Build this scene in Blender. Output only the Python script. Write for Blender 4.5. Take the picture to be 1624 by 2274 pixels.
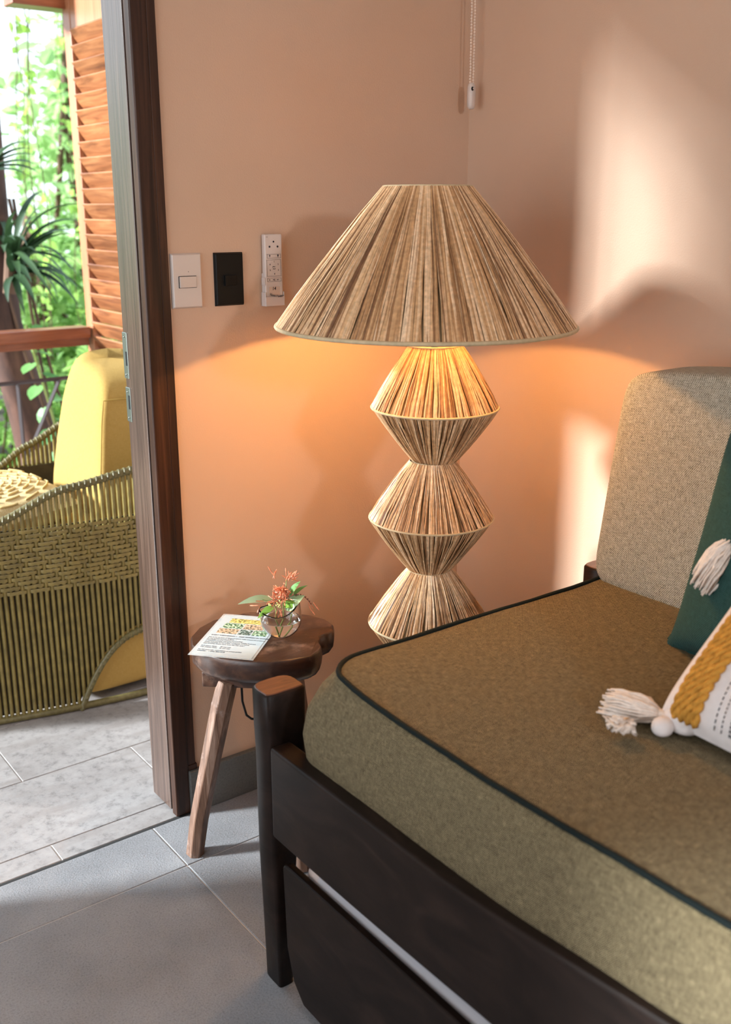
import bpy, bmesh, math, random
from mathutils import Vector, Matrix, noise
random.seed(7)
PI = math.pi
S = bpy.context.scene
COL = S.collection
for o in list(bpy.data.objects):
    bpy.data.objects.remove(o)

# ------------------------------------------------------------------ camera
cam_d = bpy.data.cameras.new('camera')
cam = bpy.data.objects.new('camera', cam_d)
COL.objects.link(cam)
cam.location = (-1.8834, -2.0519, 1.46)
cam.rotation_euler = (math.radians(90 - 16.6186), 0, math.radians(-36.9156))
cam_d.sensor_fit = 'VERTICAL'
cam_d.sensor_height = 36
cam_d.sensor_width = 25.7
cam_d.lens = 36 * 2267.13 / 2274
cam_d.clip_start = 0.02
cam_d.dof.use_dof = True
cam_d.dof.focus_distance = 2.25
cam_d.dof.aperture_fstop = 3.4
S.camera = cam

# ------------------------------------------------------------------ exposure
S.view_settings.view_transform = 'Standard'
S.view_settings.look = 'None'
S.view_settings.gamma = 1
S.view_settings.use_curve_mapping = False
S.view_settings.exposure = 0.0

# ------------------------------------------------------------------ sky
W = bpy.data.worlds.new('hazy_sky')
S.world = W
W.use_nodes = True
wn = W.node_tree.nodes
wl = W.node_tree.links
bg = wn['Background']
tc = wn.new('ShaderNodeTexCoord')
sp = wn.new('ShaderNodeSeparateXYZ')
rp = wn.new('ShaderNodeValToRGB')
rp.color_ramp.elements[0].position = 0.0
rp.color_ramp.elements[0].color = (0.80, 0.90, 0.95, 1)
rp.color_ramp.elements[1].position = 0.8
rp.color_ramp.elements[1].color = (0.62, 0.80, 1.0, 1)
wl.new(tc.outputs['Generated'], sp.inputs[0])
wl.new(sp.outputs[2], rp.inputs[0])
wl.new(rp.outputs[0], bg.inputs[0])
bg.inputs[1].default_value = 2.1

def lamp(name, kind, loc, energy, color, aim=None, **kw):
    d = bpy.data.lights.new(name, kind)
    d.energy = energy
    d.color = color
    for k, v in kw.items():
        setattr(d, k, v)
    o = bpy.data.objects.new(name, d)
    COL.objects.link(o)
    o.location = loc
    if aim is not None:
        o.rotation_euler = Vector(aim).to_track_quat('-Z', 'Y').to_euler()
    return o

SUN_AZ, SUN_EL = math.radians(-25), math.radians(22)
sun_dir = (math.cos(SUN_AZ) * math.cos(SUN_EL), math.sin(SUN_AZ) * math.cos(SUN_EL), -math.sin(SUN_EL))
lamp('sun', 'SUN', (-6, 3, 4), 16.0, (0.90, 0.97, 1.0), sun_dir, angle=math.radians(7.5))
# added fill light at the left wall, then daylight from the high window behind the camera
lamp('left_fill_light', 'AREA', (-3.62, -1.3, 1.35), 31, (0.86, 0.93, 1.0), (1, 0.05, -0.05),
     shape='RECTANGLE', size=2.0, size_y=1.5)
lamp('rear_window_daylight', 'AREA', (-1.2, -4.7, 2.25), 36, (0.95, 0.96, 1.0), (0.1, 1, -0.22),
     shape='RECTANGLE', size=0.26, size_y=0.26)

# ------------------------------------------------------------------ materials
def newmat(name):
    m = bpy.data.materials.new(name)
    m.use_nodes = True
    return m, m.node_tree.nodes, m.node_tree.links, m.node_tree.nodes['Principled BSDF']

def ramp(n, cols):
    r = n.new('ShaderNodeValToRGB')
    e = r.color_ramp.elements
    while len(e) < len(cols):
        e.new(0.5)
    for i, (p, c) in enumerate(cols):
        e[i].position = p
        e[i].color = (*c, 1)
    return r

def mapping(n, l, scale=(1, 1, 1), rot=(0, 0, 0), coord='Object'):
    t = n.new('ShaderNodeTexCoord')
    m = n.new('ShaderNodeMapping')
    m.inputs['Scale'].default_value = scale
    m.inputs['Rotation'].default_value = rot
    l.new(t.outputs[coord], m.inputs[0])
    return m

def bump(n, l, b, h, strength, dist=0.002):
    bp = n.new('ShaderNodeBump')
    bp.inputs['Strength'].default_value = strength
    bp.inputs['Distance'].default_value = dist
    l.new(h, bp.inputs['Height'])
    l.new(bp.outputs[0], b.inputs['Normal'])
    return bp

def plain(name, col, rough=0.5, metal=0.0, spec=0.5, var=0.0, scale=30, bstr=0.0, **kw):
    m, n, l, b = newmat(name)
    b.inputs['Base Color'].default_value = (*col, 1)
    b.inputs['Roughness'].default_value = rough
    b.inputs['Metallic'].default_value = metal
    b.inputs['Specular IOR Level'].default_value = spec
    if var or bstr:
        mp = mapping(n, l)
        t = n.new('ShaderNodeTexNoise')
        t.inputs['Scale'].default_value = scale
        t.inputs['Detail'].default_value = 6
        l.new(mp.outputs[0], t.inputs[0])
        if var:
            r = ramp(n, [(0.3, [c * (1 - var) for c in col]), (0.7, [min(1, c * (1 + var)) for c in col])])
            l.new(t.outputs[0], r.inputs[0])
            l.new(r.outputs[0], b.inputs['Base Color'])
        if bstr:
            bump(n, l, b, t.outputs[0], bstr)
    for k, v in kw.items():
        b.inputs[k].default_value = v
    return m

def wood(name, dark, mid, light, stretch=(40, 40, 3), rough=0.4, bstr=0.3, coat=0.0, wearcol=None, rnd=False, nscale=1.0, spec=0.5):
    m, n, l, b = newmat(name)
    mp = mapping(n, l, stretch)
    if rnd:
        oi = n.new('ShaderNodeObjectInfo')
        add = n.new('ShaderNodeVectorMath'); add.operation = 'MULTIPLY_ADD'
        add.inputs[1].default_value = (1, 1, 1)
        cmb = n.new('ShaderNodeCombineXYZ')
        mu = n.new('ShaderNodeMath'); mu.operation = 'MULTIPLY'; mu.inputs[1].default_value = 37
        l.new(oi.outputs['Random'], mu.inputs[0])
        l.new(mu.outputs[0], cmb.inputs[0]); l.new(mu.outputs[0], cmb.inputs[2])
        l.new(mp.outputs[0], add.inputs[0]); l.new(cmb.outputs[0], add.inputs[2])
        vec = add.outputs[0]
    else:
        vec = mp.outputs[0]
    t = n.new('ShaderNodeTexNoise')
    t.inputs['Scale'].default_value = nscale
    t.inputs['Detail'].default_value = 8
    t.inputs['Roughness'].default_value = 0.62
    t.inputs['Distortion'].default_value = 0.9
    l.new(vec, t.inputs[0])
    r = ramp(n, [(0.28, dark), (0.5, mid), (0.72, light)])
    l.new(t.outputs[0], r.inputs[0])
    out = r.outputs[0]
    if rnd:
        hs = n.new('ShaderNodeHueSaturation')
        mr = n.new('ShaderNodeMapRange')
        mr.inputs['To Min'].default_value = 0.72; mr.inputs['To Max'].default_value = 1.2
        l.new(oi.outputs['Random'], mr.inputs[0])
        l.new(mr.outputs[0], hs.inputs['Value'])
        l.new(out, hs.inputs['Color'])
        out = hs.outputs[0]
    if wearcol:
        t2 = n.new('ShaderNodeTexNoise')
        t2.inputs['Scale'].default_value = 9
        t2.inputs['Detail'].default_value = 9
        t2.inputs['Roughness'].default_value = 0.7
        mp2 = mapping(n, l)
        l.new(mp2.outputs[0], t2.inputs[0])
        r2 = ramp(n, [(0.56, (0, 0, 0)), (0.68, (1, 1, 1))])
        l.new(t2.outputs[0], r2.inputs[0])
        mx = n.new('ShaderNodeMix'); mx.data_type = 'RGBA'
        l.new(r2.outputs[0], mx.inputs['Factor'])
        l.new(out, mx.inputs['A'])
        mx.inputs['B'].default_value = (*wearcol, 1)
        out = mx.outputs['Result']
    l.new(out, b.inputs['Base Color'])
    b.inputs['Roughness'].default_value = rough
    b.inputs['Specular IOR Level'].default_value = spec
    b.inputs['Coat Weight'].default_value = coat
    b.inputs['Coat Roughness'].default_value = 0.25
    bump(n, l, b, t.outputs[0], bstr, 0.0015)
    return m

M = {}
# walls: matt pinkish plaster paint with a faint roller texture
m, n, l, b = newmat('wall_paint')
mp = mapping(n, l)
t = n.new('ShaderNodeTexNoise'); t.inputs['Scale'].default_value = 2.2; t.inputs['Detail'].default_value = 5
l.new(mp.outputs[0], t.inputs[0])
r = ramp(n, [(0.3, (0.54, 0.355, 0.245)), (0.7, (0.58, 0.39, 0.278))])
l.new(t.outputs[0], r.inputs[0]); l.new(r.outputs[0], b.inputs['Base Color'])
t2 = n.new('ShaderNodeTexNoise'); t2.inputs['Scale'].default_value = 260; t2.inputs['Detail'].default_value = 4
l.new(mp.outputs[0], t2.inputs[0])
bump(n, l, b, t2.outputs[0], 0.35, 0.0012)
b.inputs['Roughness'].default_value = 0.62
M['wall'] = m
M['ceiling'] = plain('ceiling_paint', (0.72, 0.66, 0.6), 0.8)

def stone(name, c0, c1, c2, fine, bstr, rough, streak=None):
    m, n, l, b = newmat(name)
    mp = mapping(n, l)
    oi = n.new('ShaderNodeObjectInfo')
    t = n.new('ShaderNodeTexNoise'); t.inputs['Scale'].default_value = 4.5; t.inputs['Detail'].default_value = 7
    l.new(mp.outputs[0], t.inputs[0])
    f = n.new('ShaderNodeTexNoise'); f.inputs['Scale'].default_value = fine; f.inputs['Detail'].default_value = 5
    f.inputs['Roughness'].default_value = 0.75
    l.new(mp.outputs[0], f.inputs[0])
    r = ramp(n, [(0.32, c0), (0.5, c1), (0.7, c2)])
    l.new(t.outputs[0], r.inputs[0])
    rf = ramp(n, [(0.30, (0.45, 0.45, 0.45)), (0.48, (0.95, 0.95, 0.95)), (0.7, (1.12, 1.12, 1.12))])
    l.new(f.outputs[0], rf.inputs[0])
    mx = n.new('ShaderNodeMix'); mx.data_type = 'RGBA'; mx.blend_type = 'MULTIPLY'
    mx.inputs['Factor'].default_value = 0.9
    l.new(r.outputs[0], mx.inputs['A']); l.new(rf.outputs[0], mx.inputs['B'])
    out = mx.outputs['Result']
    if streak:
        mp2 = mapping(n, l, (3, 14, 3))
        t3 = n.new('ShaderNodeTexNoise'); t3.inputs['Scale'].default_value = 1.3; t3.inputs['Detail'].default_value = 8
        l.new(mp2.outputs[0], t3.inputs[0])
        r3 = ramp(n, [(0.5, (0, 0, 0)), (0.75, (1, 1, 1))])
        l.new(t3.outputs[0], r3.inputs[0])
        m3 = n.new('ShaderNodeMix'); m3.data_type = 'RGBA'
        l.new(r3.outputs[0], m3.inputs['Factor']); l.new(out, m3.inputs['A'])
        m3.inputs['B'].default_value = (*streak, 1)
        out = m3.outputs['Result']
    l.new(out, b.inputs['Base Color'])
    b.inputs['Roughness'].default_value = rough
    bump(n, l, b, f.outputs[0], bstr, 0.002)
    return m

M['tile_in'] = stone('indoor_stone_tile', (0.20, 0.20, 0.21), (0.25, 0.25, 0.262), (0.30, 0.30, 0.31), 230, 0.75, 0.5)
M['tile_out'] = stone('terrace_stone_tile', (0.25, 0.23, 0.225), (0.31, 0.29, 0.285), (0.35, 0.33, 0.325), 30, 0.1, 0.5, streak=(0.235, 0.21, 0.20))
M['base_tile'] = stone('baseboard_stone', (0.085, 0.080, 0.072), (0.11, 0.105, 0.095), (0.14, 0.133, 0.122), 190, 0.2, 0.55)
M['grout'] = plain('light_grout', (0.60, 0.55, 0.52), 0.9)
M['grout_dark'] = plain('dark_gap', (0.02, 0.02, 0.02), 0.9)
M['casing'] = wood('dark_varnished_casing', (0.012, 0.005, 0.003), (0.034, 0.013, 0.007), (0.075, 0.03, 0.015), (60, 60, 2.2), 0.38, 0.15, 0.0, spec=0.3)
M['leafwood'] = wood('glossy_door_leaf', (0.030, 0.015, 0.010), (0.06, 0.032, 0.022), (0.12, 0.07, 0.05), (70, 70, 2.0), 0.28, 0.5, 0.6)
M['shutter'] = wood('cedar_shutter', (0.12, 0.038, 0.016), (0.34, 0.125, 0.048), (0.50, 0.22, 0.09), (22, 3.0, 40), 0.38, 0.1, 0.3, rnd=True)
M['shutter_stile'] = wood('cedar_stile', (0.29, 0.105, 0.045), (0.40, 0.155, 0.07), (0.48, 0.21, 0.105), (40, 40, 2), 0.4, 0.1, 0.3)
M['redwood'] = wood('red_brown_handrail', (0.16, 0.045, 0.02), (0.28, 0.085, 0.035), (0.40, 0.15, 0.07), (3, 30, 30), 0.3, 0.1, 0.5)
M['daybed'] = wood('dark_daybed_wood', (0.007, 0.004, 0.003), (0.014, 0.008, 0.006), (0.028, 0.016, 0.012), (14, 4, 14), 0.42, 0.35, 0.0, spec=0.2)
M['daybed_top'] = wood('worn_end_grain', (0.055, 0.022, 0.012), (0.11, 0.042, 0.022), (0.17, 0.07, 0.04), (10, 60, 10), 0.4, 0.3, 0.2)
M['stool'] = wood('hewn_stool_wood', (0.012, 0.005, 0.003), (0.036, 0.014, 0.008), (0.08, 0.034, 0.018), (10, 22, 22), 0.36, 0.6, 0.2, wearcol=(0.16, 0.09, 0.06))
M['stool_leg'] = wood('hewn_leg_wood', (0.05, 0.022, 0.012), (0.15, 0.075, 0.045), (0.30, 0.19, 0.14), (50, 50, 4), 0.5, 0.8, 0.2, wearcol=(0.34, 0.25, 0.22))

def weave(name, c_dark, c_mid, c_light, pitch=0.0021, lo=0.30, hi=0.72, ang1=45, ang2=-38):
    """cloth: two crossed thread waves under uneven slubs"""
    m, n, l, b = newmat(name)
    k = 1.0 / pitch
    tcn = n.new('ShaderNodeTexCoord')
    src = tcn.outputs['UV']
    def wave(rot, sc):
        mpn = n.new('ShaderNodeMapping'); mpn.inputs['Rotation'].default_value = (0, 0, rot)
        l.new(src, mpn.inputs[0])
        w = n.new('ShaderNodeTexWave'); w.wave_type = 'BANDS'; w.bands_direction = 'X'
        w.inputs['Scale'].default_value = sc
        w.inputs['Distortion'].default_value = 0.6
        w.inputs['Detail'].default_value = 1
        w.inputs['Detail Scale'].default_value = 0.4
        l.new(mpn.outputs[0], w.inputs[0])
        return w
    w1 = wave(math.radians(ang1), k * 0.314)
    w2 = wave(math.radians(ang2), k * 0.314)
    mul = n.new('ShaderNodeMath'); mul.operation = 'MULTIPLY'
    l.new(w1.outputs['Fac'], mul.inputs[0]); l.new(w2.outputs['Fac'], mul.inputs[1])
    def slub(sx, sy):
        mpn = n.new('ShaderNodeMapping'); mpn.inputs['Scale'].default_value = (sx, sy, 1)
        l.new(src, mpn.inputs[0])
        t = n.new('ShaderNodeTexNoise'); t.inputs['Scale'].default_value = 1; t.inputs['Detail'].default_value = 4
        t.inputs['Roughness'].default_value = 0.7
        l.new(mpn.outputs[0], t.inputs[0])
        return t
    s1 = slub(60, 600); s2 = slub(600, 60)
    ad = n.new('ShaderNodeMath'); ad.operation = 'ADD'
    l.new(s1.outputs[0], ad.inputs[0]); l.new(s2.outputs[0], ad.inputs[1])
    # fac = 0.42*mul + 0.62*(slubs-0.5)...
    f1 = n.new('ShaderNodeMath'); f1.operation = 'MULTIPLY_ADD'; f1.inputs[1].default_value = 0.55; f1.inputs[2].default_value = -0.22
    l.new(mul.outputs[0], f1.inputs[0])
    f2 = n.new('ShaderNodeMath'); f2.operation = 'MULTIPLY_ADD'; f2.inputs[1].default_value = 0.62
    l.new(ad.outputs[0], f2.inputs[0]); l.new(f1.outputs[0], f2.inputs[2])
    r = ramp(n, [(lo, c_dark), (0.5 * (lo + hi), c_mid), (hi, c_light)])
    l.new(f2.outputs[0], r.inputs[0])
    l.new(r.outputs[0], b.inputs['Base Color'])
    b.inputs['Roughness'].default_value = 0.9
    b.inputs['Specular IOR Level'].default_value = 0.15
    b.inputs['Sheen Weight'].default_value = 0.03
    bump(n, l, b, f2.outputs[0], 0.9, 0.0015)
    return m

M['sofa'] = weave('olive_taupe_weave', (0.030, 0.021, 0.009), (0.125, 0.092, 0.045), (0.50, 0.40, 0.23), lo=0.42, hi=0.68)
M['backrest'] = weave('pale_taupe_weave', (0.07, 0.055, 0.032), (0.33, 0.285, 0.21), (0.64, 0.58, 0.47), pitch=0.0032, lo=0.32, hi=0.66)
M['piping'] = plain('dark_teal_piping', (0.004, 0.009, 0.009), 0.8, spec=0.2, bstr=0.6, scale=500)
M['teal'] = weave('teal_cloth', (0.008, 0.030, 0.027), (0.018, 0.060, 0.052), (0.045, 0.12, 0.105), pitch=0.003)
M['greyteal'] = weave('grey_teal_cloth', (0.035, 0.045, 0.042), (0.06, 0.075, 0.07), (0.10, 0.12, 0.11), pitch=0.003)
M['white_cloth'] = plain('white_cotton', (0.72, 0.66, 0.64), 0.9, spec=0.1, var=0.05, scale=60, bstr=0.5)
M['tassel'] = plain('cream_cotton_yarn', (0.76, 0.66, 0.58), 0.95, spec=0.1, var=0.12, scale=120, bstr=0.4)
M['mustard'] = plain('mustard_braid', (0.52, 0.25, 0.045), 0.9, spec=0.1, var=0.25, scale=90, bstr=0.8)
M['charcoal'] = plain('charcoal_thread', (0.05, 0.045, 0.05), 0.9)
M['yellow'] = weave('yellow_cushion_cloth', (0.40, 0.25, 0.06), (0.50, 0.315, 0.09), (0.54, 0.365, 0.13), pitch=0.0022)
M['yellow_knit'] = weave('pale_yellow_knit', (0.50, 0.34, 0.10), (0.66, 0.52, 0.28), (0.78, 0.67, 0.45), pitch=0.004)
M['wicker'] = plain('olive_resin_wicker', (0.205, 0.160, 0.048), 0.38, var=0.25, scale=40)
M['wicker_wrap'] = plain('olive_wicker_binding', (0.135, 0.115, 0.045), 0.35, var=0.25, scale=90)
M['wicker_gap_shade'] = plain('dark_olive_gap_shade', (0.045, 0.033, 0.014), 0.8, var=0.4, scale=25)  # dark olive painted for the shade between chair strands
M['iron'] = plain('grey_painted_iron', (0.10, 0.085, 0.09), 0.4, metal=0.3)
M['white_plastic'] = plain('white_plastic', (0.60, 0.51, 0.46), 0.32)
M['remote_plastic'] = plain('remote_white_plastic', (0.60, 0.51, 0.47), 0.4)
M['black_plastic'] = plain('black_gloss_plastic', (0.003, 0.003, 0.003), 0.45, spec=0.2)
M['button'] = plain('button_grey', (0.12, 0.10, 0.09), 0.5)
M['ink'] = plain('black_ink', (0.02, 0.02, 0.03), 0.7)
M['steel'] = plain('aged_steel', (0.30, 0.32, 0.28), 0.35, metal=1.0)
M['black_hole'] = plain('black_slot', (0.003, 0.003, 0.003), 0.9)
M['paper'] = plain('white_paper', (0.40, 0.46, 0.48), 0.5)
M['laminate'] = plain('clear_laminate', (0.85, 0.9, 0.9), 0.12, **{'Alpha': 0.3})
M['mattress'] = plain('white_mattress_cloth', (0.80, 0.78, 0.82), 0.8)
M['shade_liner'] = plain('cream_shade_liner', (0.80, 0.70, 0.52), 0.8)
M['black_metal'] = plain('black_metal', (0.02, 0.02, 0.02), 0.4, metal=0.4)
M['stem'] = plain('green_stem', (0.22, 0.25, 0.06), 0.5)
M['stem_brown'] = plain('reddish_stem', (0.18, 0.06, 0.03), 0.6)
M['berry'] = plain('green_berries', (0.42, 0.36, 0.12), 0.4)
M['flower'] = plain('orange_tube_flower', (0.62, 0.20, 0.10), 0.5, var=0.35, scale=60)
M['chain'] = plain('cream_plastic_beads', (0.85, 0.68, 0.56), 0.35)
M['soil'] = plain('garden_soil', (0.06, 0.045, 0.03), 0.95, var=0.4, scale=6)

# raffia: every strand its own tone
def raffia(name, cols, transl=0.0):
    m, n, l, b = newmat(name)
    g = n.new('ShaderNodeNewGeometry')
    r = ramp(n, cols)
    l.new(g.outputs['Random Per Island'], r.inputs[0])
    mp = mapping(n, l, (60, 60, 60))
    t = n.new('ShaderNodeTexNoise'); t.inputs['Scale'].default_value = 2; t.inputs['Detail'].default_value = 5
    l.new(mp.outputs[0], t.inputs[0])
    rr = ramp(n, [(0.3, (0.72, 0.72, 0.72)), (0.7, (1.12, 1.12, 1.12))])
    l.new(t.outputs[0], rr.inputs[0])
    mx = n.new('ShaderNodeMix'); mx.data_type = 'RGBA'; mx.blend_type = 'MULTIPLY'; mx.inputs['Factor'].default_value = 1
    l.new(r.outputs[0], mx.inputs['A']); l.new(rr.outputs[0], mx.inputs['B'])
    l.new(mx.outputs['Result'], b.inputs['Base Color'])
    b.inputs['Roughness'].default_value = 0.42
    b.inputs['Specular IOR Level'].default_value = 0.45
    bump(n, l, b, t.outputs[0], 0.3, 0.001)
    return m
M['raffia'] = raffia('natural_raffia', [(0.0, (0.17, 0.072, 0.03)), (0.25, (0.47, 0.245, 0.105)), (0.6, (0.68, 0.405, 0.20)), (1.0, (0.88, 0.61, 0.38))])
M['raffia_core'] = plain('brown_raffia_core', (0.17, 0.105, 0.045), 0.8)
M['raffia_rim'] = plain('raffia_binding', (0.52, 0.40, 0.24), 0.6, var=0.12, scale=90)

def leafmat(name, c0, c1, transl=0.5, rough=0.4, rnd=True):
    m, n, l, b = newmat(name)
    g = n.new('ShaderNodeNewGeometry')
    oi = n.new('ShaderNodeObjectInfo')
    ad = n.new('ShaderNodeMath'); ad.operation = 'ADD'
    fr = n.new('ShaderNodeMath'); fr.operation = 'FRACT'
    l.new(g.outputs['Random Per Island'], ad.inputs[0]); l.new(oi.outputs['Random'], ad.inputs[1])
    l.new(ad.outputs[0], fr.inputs[0])
    r = ramp(n, [(0, c0), (1, c1)])
    l.new(fr.outputs[0], r.inputs[0])
    l.new(r.outputs[0], b.inputs['Base Color'])
    b.inputs['Roughness'].default_value = rough
    tr = n.new('ShaderNodeBsdfTranslucent')
    l.new(r.outputs[0], tr.inputs[0])
    mx = n.new('ShaderNodeMixShader'); mx.inputs[0].default_value = transl
    out = n['Material Output']
    l.new(b.outputs[0], mx.inputs[1]); l.new(tr.outputs[0], mx.inputs[2])
    l.new(mx.outputs[0], out.inputs[0])
    return m
M['leaf_bright'] = leafmat('bright_vine_leaf', (0.33, 0.58, 0.09), (0.52, 0.74, 0.18), 0.5)
M['leaf_far'] = leafmat('pale_sunlit_foliage', (0.30, 0.50, 0.17), (0.60, 0.80, 0.38), 0.5)
M['leaf_mid'] = leafmat('mid_green_foliage', (0.16, 0.32, 0.07), (0.46, 0.68, 0.20), 0.5)
M['leaf_dark'] = leafmat('dark_strap_leaf', (0.020, 0.050, 0.020), (0.05, 0.10, 0.035), 0.15, 0.5)
M['leaf_phil'] = leafmat('philodendron_leaf', (0.10, 0.26, 0.09), (0.22, 0.45, 0.14), 0.35, 0.3)
M['leaf_small'] = leafmat('sprig_leaf', (0.20, 0.38, 0.06), (0.33, 0.52, 0.10), 0.35, 0.35)
M['leaf_variegated'] = leafmat('pale_sprig_leaf', (0.30, 0.42, 0.22), (0.52, 0.62, 0.40), 0.3, 0.35)
M['bark'] = wood('brown_bark', (0.035, 0.018, 0.010), (0.11, 0.055, 0.03), (0.20, 0.10, 0.055), (14, 14, 3), 0.85, 1.0)
M['bark_red'] = wood('reddish_trunk', (0.030, 0.012, 0.008), (0.075, 0.030, 0.018), (0.15, 0.065, 0.04), (10, 10, 3), 0.8, 1.0)

# glass and water
def glassmat(name, ior, rough=0.0, col=(1, 1, 1)):
    m, n, l, b = newmat(name)
    b.inputs['Base Color'].default_value = (*col, 1)
    b.inputs['Transmission Weight'].default_value = 1
    b.inputs['Roughness'].default_value = rough
    b.inputs['IOR'].default_value = ior
    return m
M['glass'] = glassmat('clear_glass', 1.28)
M['water'] = glassmat('vase_water', 1.33)
m, n, l, b = newmat('warm_bulb')
b.inputs['Emission Color'].default_value = (1.0, 0.52, 0.17, 1)
b.inputs['Emission Strength'].default_value = 1550
M['bulb'] = m

# printed pictures: four patchy garden tones
def picmat(name, a, b_, c):
    m, n, l, b = newmat(name)
    mp = mapping(n, l)
    t = n.new('ShaderNodeTexNoise'); t.inputs['Scale'].default_value = 190; t.inputs['Detail'].default_value = 3
    l.new(mp.outputs[0], t.inputs[0])
    r = ramp(n, [(0.38, a), (0.5, b_), (0.62, c)])
    l.new(t.outputs[0], r.inputs[0]); l.new(r.outputs[0], b.inputs['Base Color'])
    b.inputs['Roughness'].default_value = 0.3
    return m
PICS = [picmat('print_yellow_garden', (0.08, 0.10, 0.03), (0.45, 0.38, 0.10), (0.75, 0.60, 0.22)),
        picmat('print_green_garden', (0.02, 0.06, 0.05), (0.12, 0.26, 0.12), (0.55, 0.65, 0.5)),
        picmat('print_people_table', (0.05, 0.08, 0.05), (0.42, 0.30, 0.20), (0.75, 0.45, 0.30)),
        picmat('print_dark_foliage', (0.01, 0.03, 0.03), (0.07, 0.14, 0.11), (0.45, 0.5, 0.5))]

# ------------------------------------------------------------------ mesh helpers
class MB:
    def __init__(s):
        s.v = []; s.f = []; s.uv = []
    def add(s, v, f, uv=None):
        k = len(s.v)
        s.v += [tuple(p) for p in v]
        s.f += [tuple(i + k for i in q) for q in f]
    def box(s, c, d, R=None):
        x, y, z = d[0] / 2, d[1] / 2, d[2] / 2
        v = [Vector((i * x, j * y, k * z)) for i in (-1, 1) for j in (-1, 1) for k in (-1, 1)]
        if R is not None:
            v = [R @ p for p in v]
        c = Vector(c)
        s.add([p + c for p in v], [(0, 1, 3, 2), (4, 6, 7, 5), (0, 4, 5, 1), (2, 3, 7, 6), (0, 2, 6, 4), (1, 5, 7, 3)])
    def tube(s, path, rad, n=8, cap=True, squash=None, up=None):
        path = [Vector(p) for p in path]
        m = len(path)
        if not isinstance(rad, (list, tuple)):
            rad = [rad] * m
        vs = []; fs = []
        ref = Vector(up) if up is not None else Vector((0, 0, 1))
        prev = None
        for i, p in enumerate(path):
            t = (path[min(i + 1, m - 1)] - path[max(i - 1, 0)]).normalized()
            if prev is None:
                a = ref if abs(t.dot(ref)) < 0.95 else Vector((1, 0, 0))
                u = t.cross(a).normalized()
            else:
                u = (prev - t * prev.dot(t)).normalized()
            prev = u
            w = t.cross(u)
            q = squash or 1
            for k in range(n):
                an = 2 * PI * k / n
                vs.append(p + u * math.cos(an) * rad[i] + w * math.sin(an) * rad[i] * q)
        for i in range(m - 1):
            for k in range(n):
                a = i * n + k; b_ = i * n + (k + 1) % n
                fs.append((a, b_, b_ + n, a + n))
        if cap:
            fs.append(tuple(range(n - 1, -1, -1)))
            fs.append(tuple((m - 1) * n + k for k in range(n)))
        s.add(vs, fs)
    def lathe(s, prof, n=48, c=(0, 0, 0), closed=False):
        vs = []; fs = []
        for r, z in prof:
            for k in range(n):
                an = 2 * PI * k / n
                vs.append((c[0] + r * math.cos(an), c[1] + r * math.sin(an), c[2] + z))
        for i in range(len(prof) - 1):
            for k in range(n):
                a = i * n + k; b_ = i * n + (k + 1) % n
                fs.append((a, b_, b_ + n, a + n))
        s.add(vs, fs)
    def sphere(s, c, r, n=10, m=7):
        prof = [(max(1e-5, math.sin(PI * i / m)) * r, -math.cos(PI * i / m) * r) for i in range(m + 1)]
        s.lathe(prof, n, c)
    def mesh(s, name):
        me = bpy.data.meshes.new(name)
        me.from_pydata(s.v, [], s.f)
        me.update()
        return me
    def build(s, name, mat, parent=None, smooth=False, bevel=0, seg=2, uv=None, sub=0):
        return obj(name, s.mesh(name), mat, parent, smooth, bevel, seg, uv, sub)

def obj(name, me, mat, parent=None, smooth=False, bevel=0, seg=2, uv=None, sub=0, loc=None, rot=None):
    o = bpy.data.objects.new(name, me)
    COL.objects.link(o)
    if mat is not None:
        if not me.materials:
            me.materials.append(M[mat] if isinstance(mat, str) else mat)
    if parent is not None:
        o.parent = parent
    if loc is not None:
        o.location = loc
    if rot is not None:
        o.rotation_euler = rot
    if smooth:
        me.polygons.foreach_set('use_smooth', [True] * len(me.polygons))
    if bevel:
        md = o.modifiers.new('bevel', 'BEVEL')
        md.width = bevel; md.segments = seg; md.limit_method = 'ANGLE'; md.angle_limit = math.radians(35)
        md.harden_normals = False
    if sub:
        md = o.modifiers.new('sub', 'SUBSURF'); md.levels = sub; md.render_levels = sub
    if uv:
        boxuv(me, uv)
    return o

def boxuv(me, rot=0.0):
    """uv in metres, projected along each face's main axis"""
    lay = me.uv_layers.new(name='uv')
    for p in me.polygons:
        nx, ny, nz = [abs(a) for a in p.normal]
        for li in p.loop_indices:
            c = me.vertices[me.loops[li].vertex_index].co
            if nz >= nx and nz >= ny:
                q = (c.x, c.y)
            elif nx >= ny:
                q = (c.y, c.z)
            else:
                q = (c.x, c.z)
            lay.data[li].uv = q

def tag(o, label=None, cat=None, group=None, kind=None):
    if label: o['label'] = label
    if cat: o['category'] = cat
    if group: o['group'] = group
    if kind: o['kind'] = kind
    return o

def thing(name, loc, label, cat, group=None, rot=(0, 0, 0)):
    o = bpy.data.objects.new(name, None)
    COL.objects.link(o)
    o.location = loc
    o.rotation_euler = rot
    o.empty_display_size = 0.05
    return tag(o, label, cat, group)

def struct(name, mb, mat, parent=None, **kw):
    o = mb.build(name, mat, parent, **kw)
    o['kind'] = 'structure'
    return o

def slab(lo, hi):
    mb = MB()
    mb.box([(a + b) / 2 for a, b in zip(lo, hi)], [b - a for a, b in zip(lo, hi)])
    return mb

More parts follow.
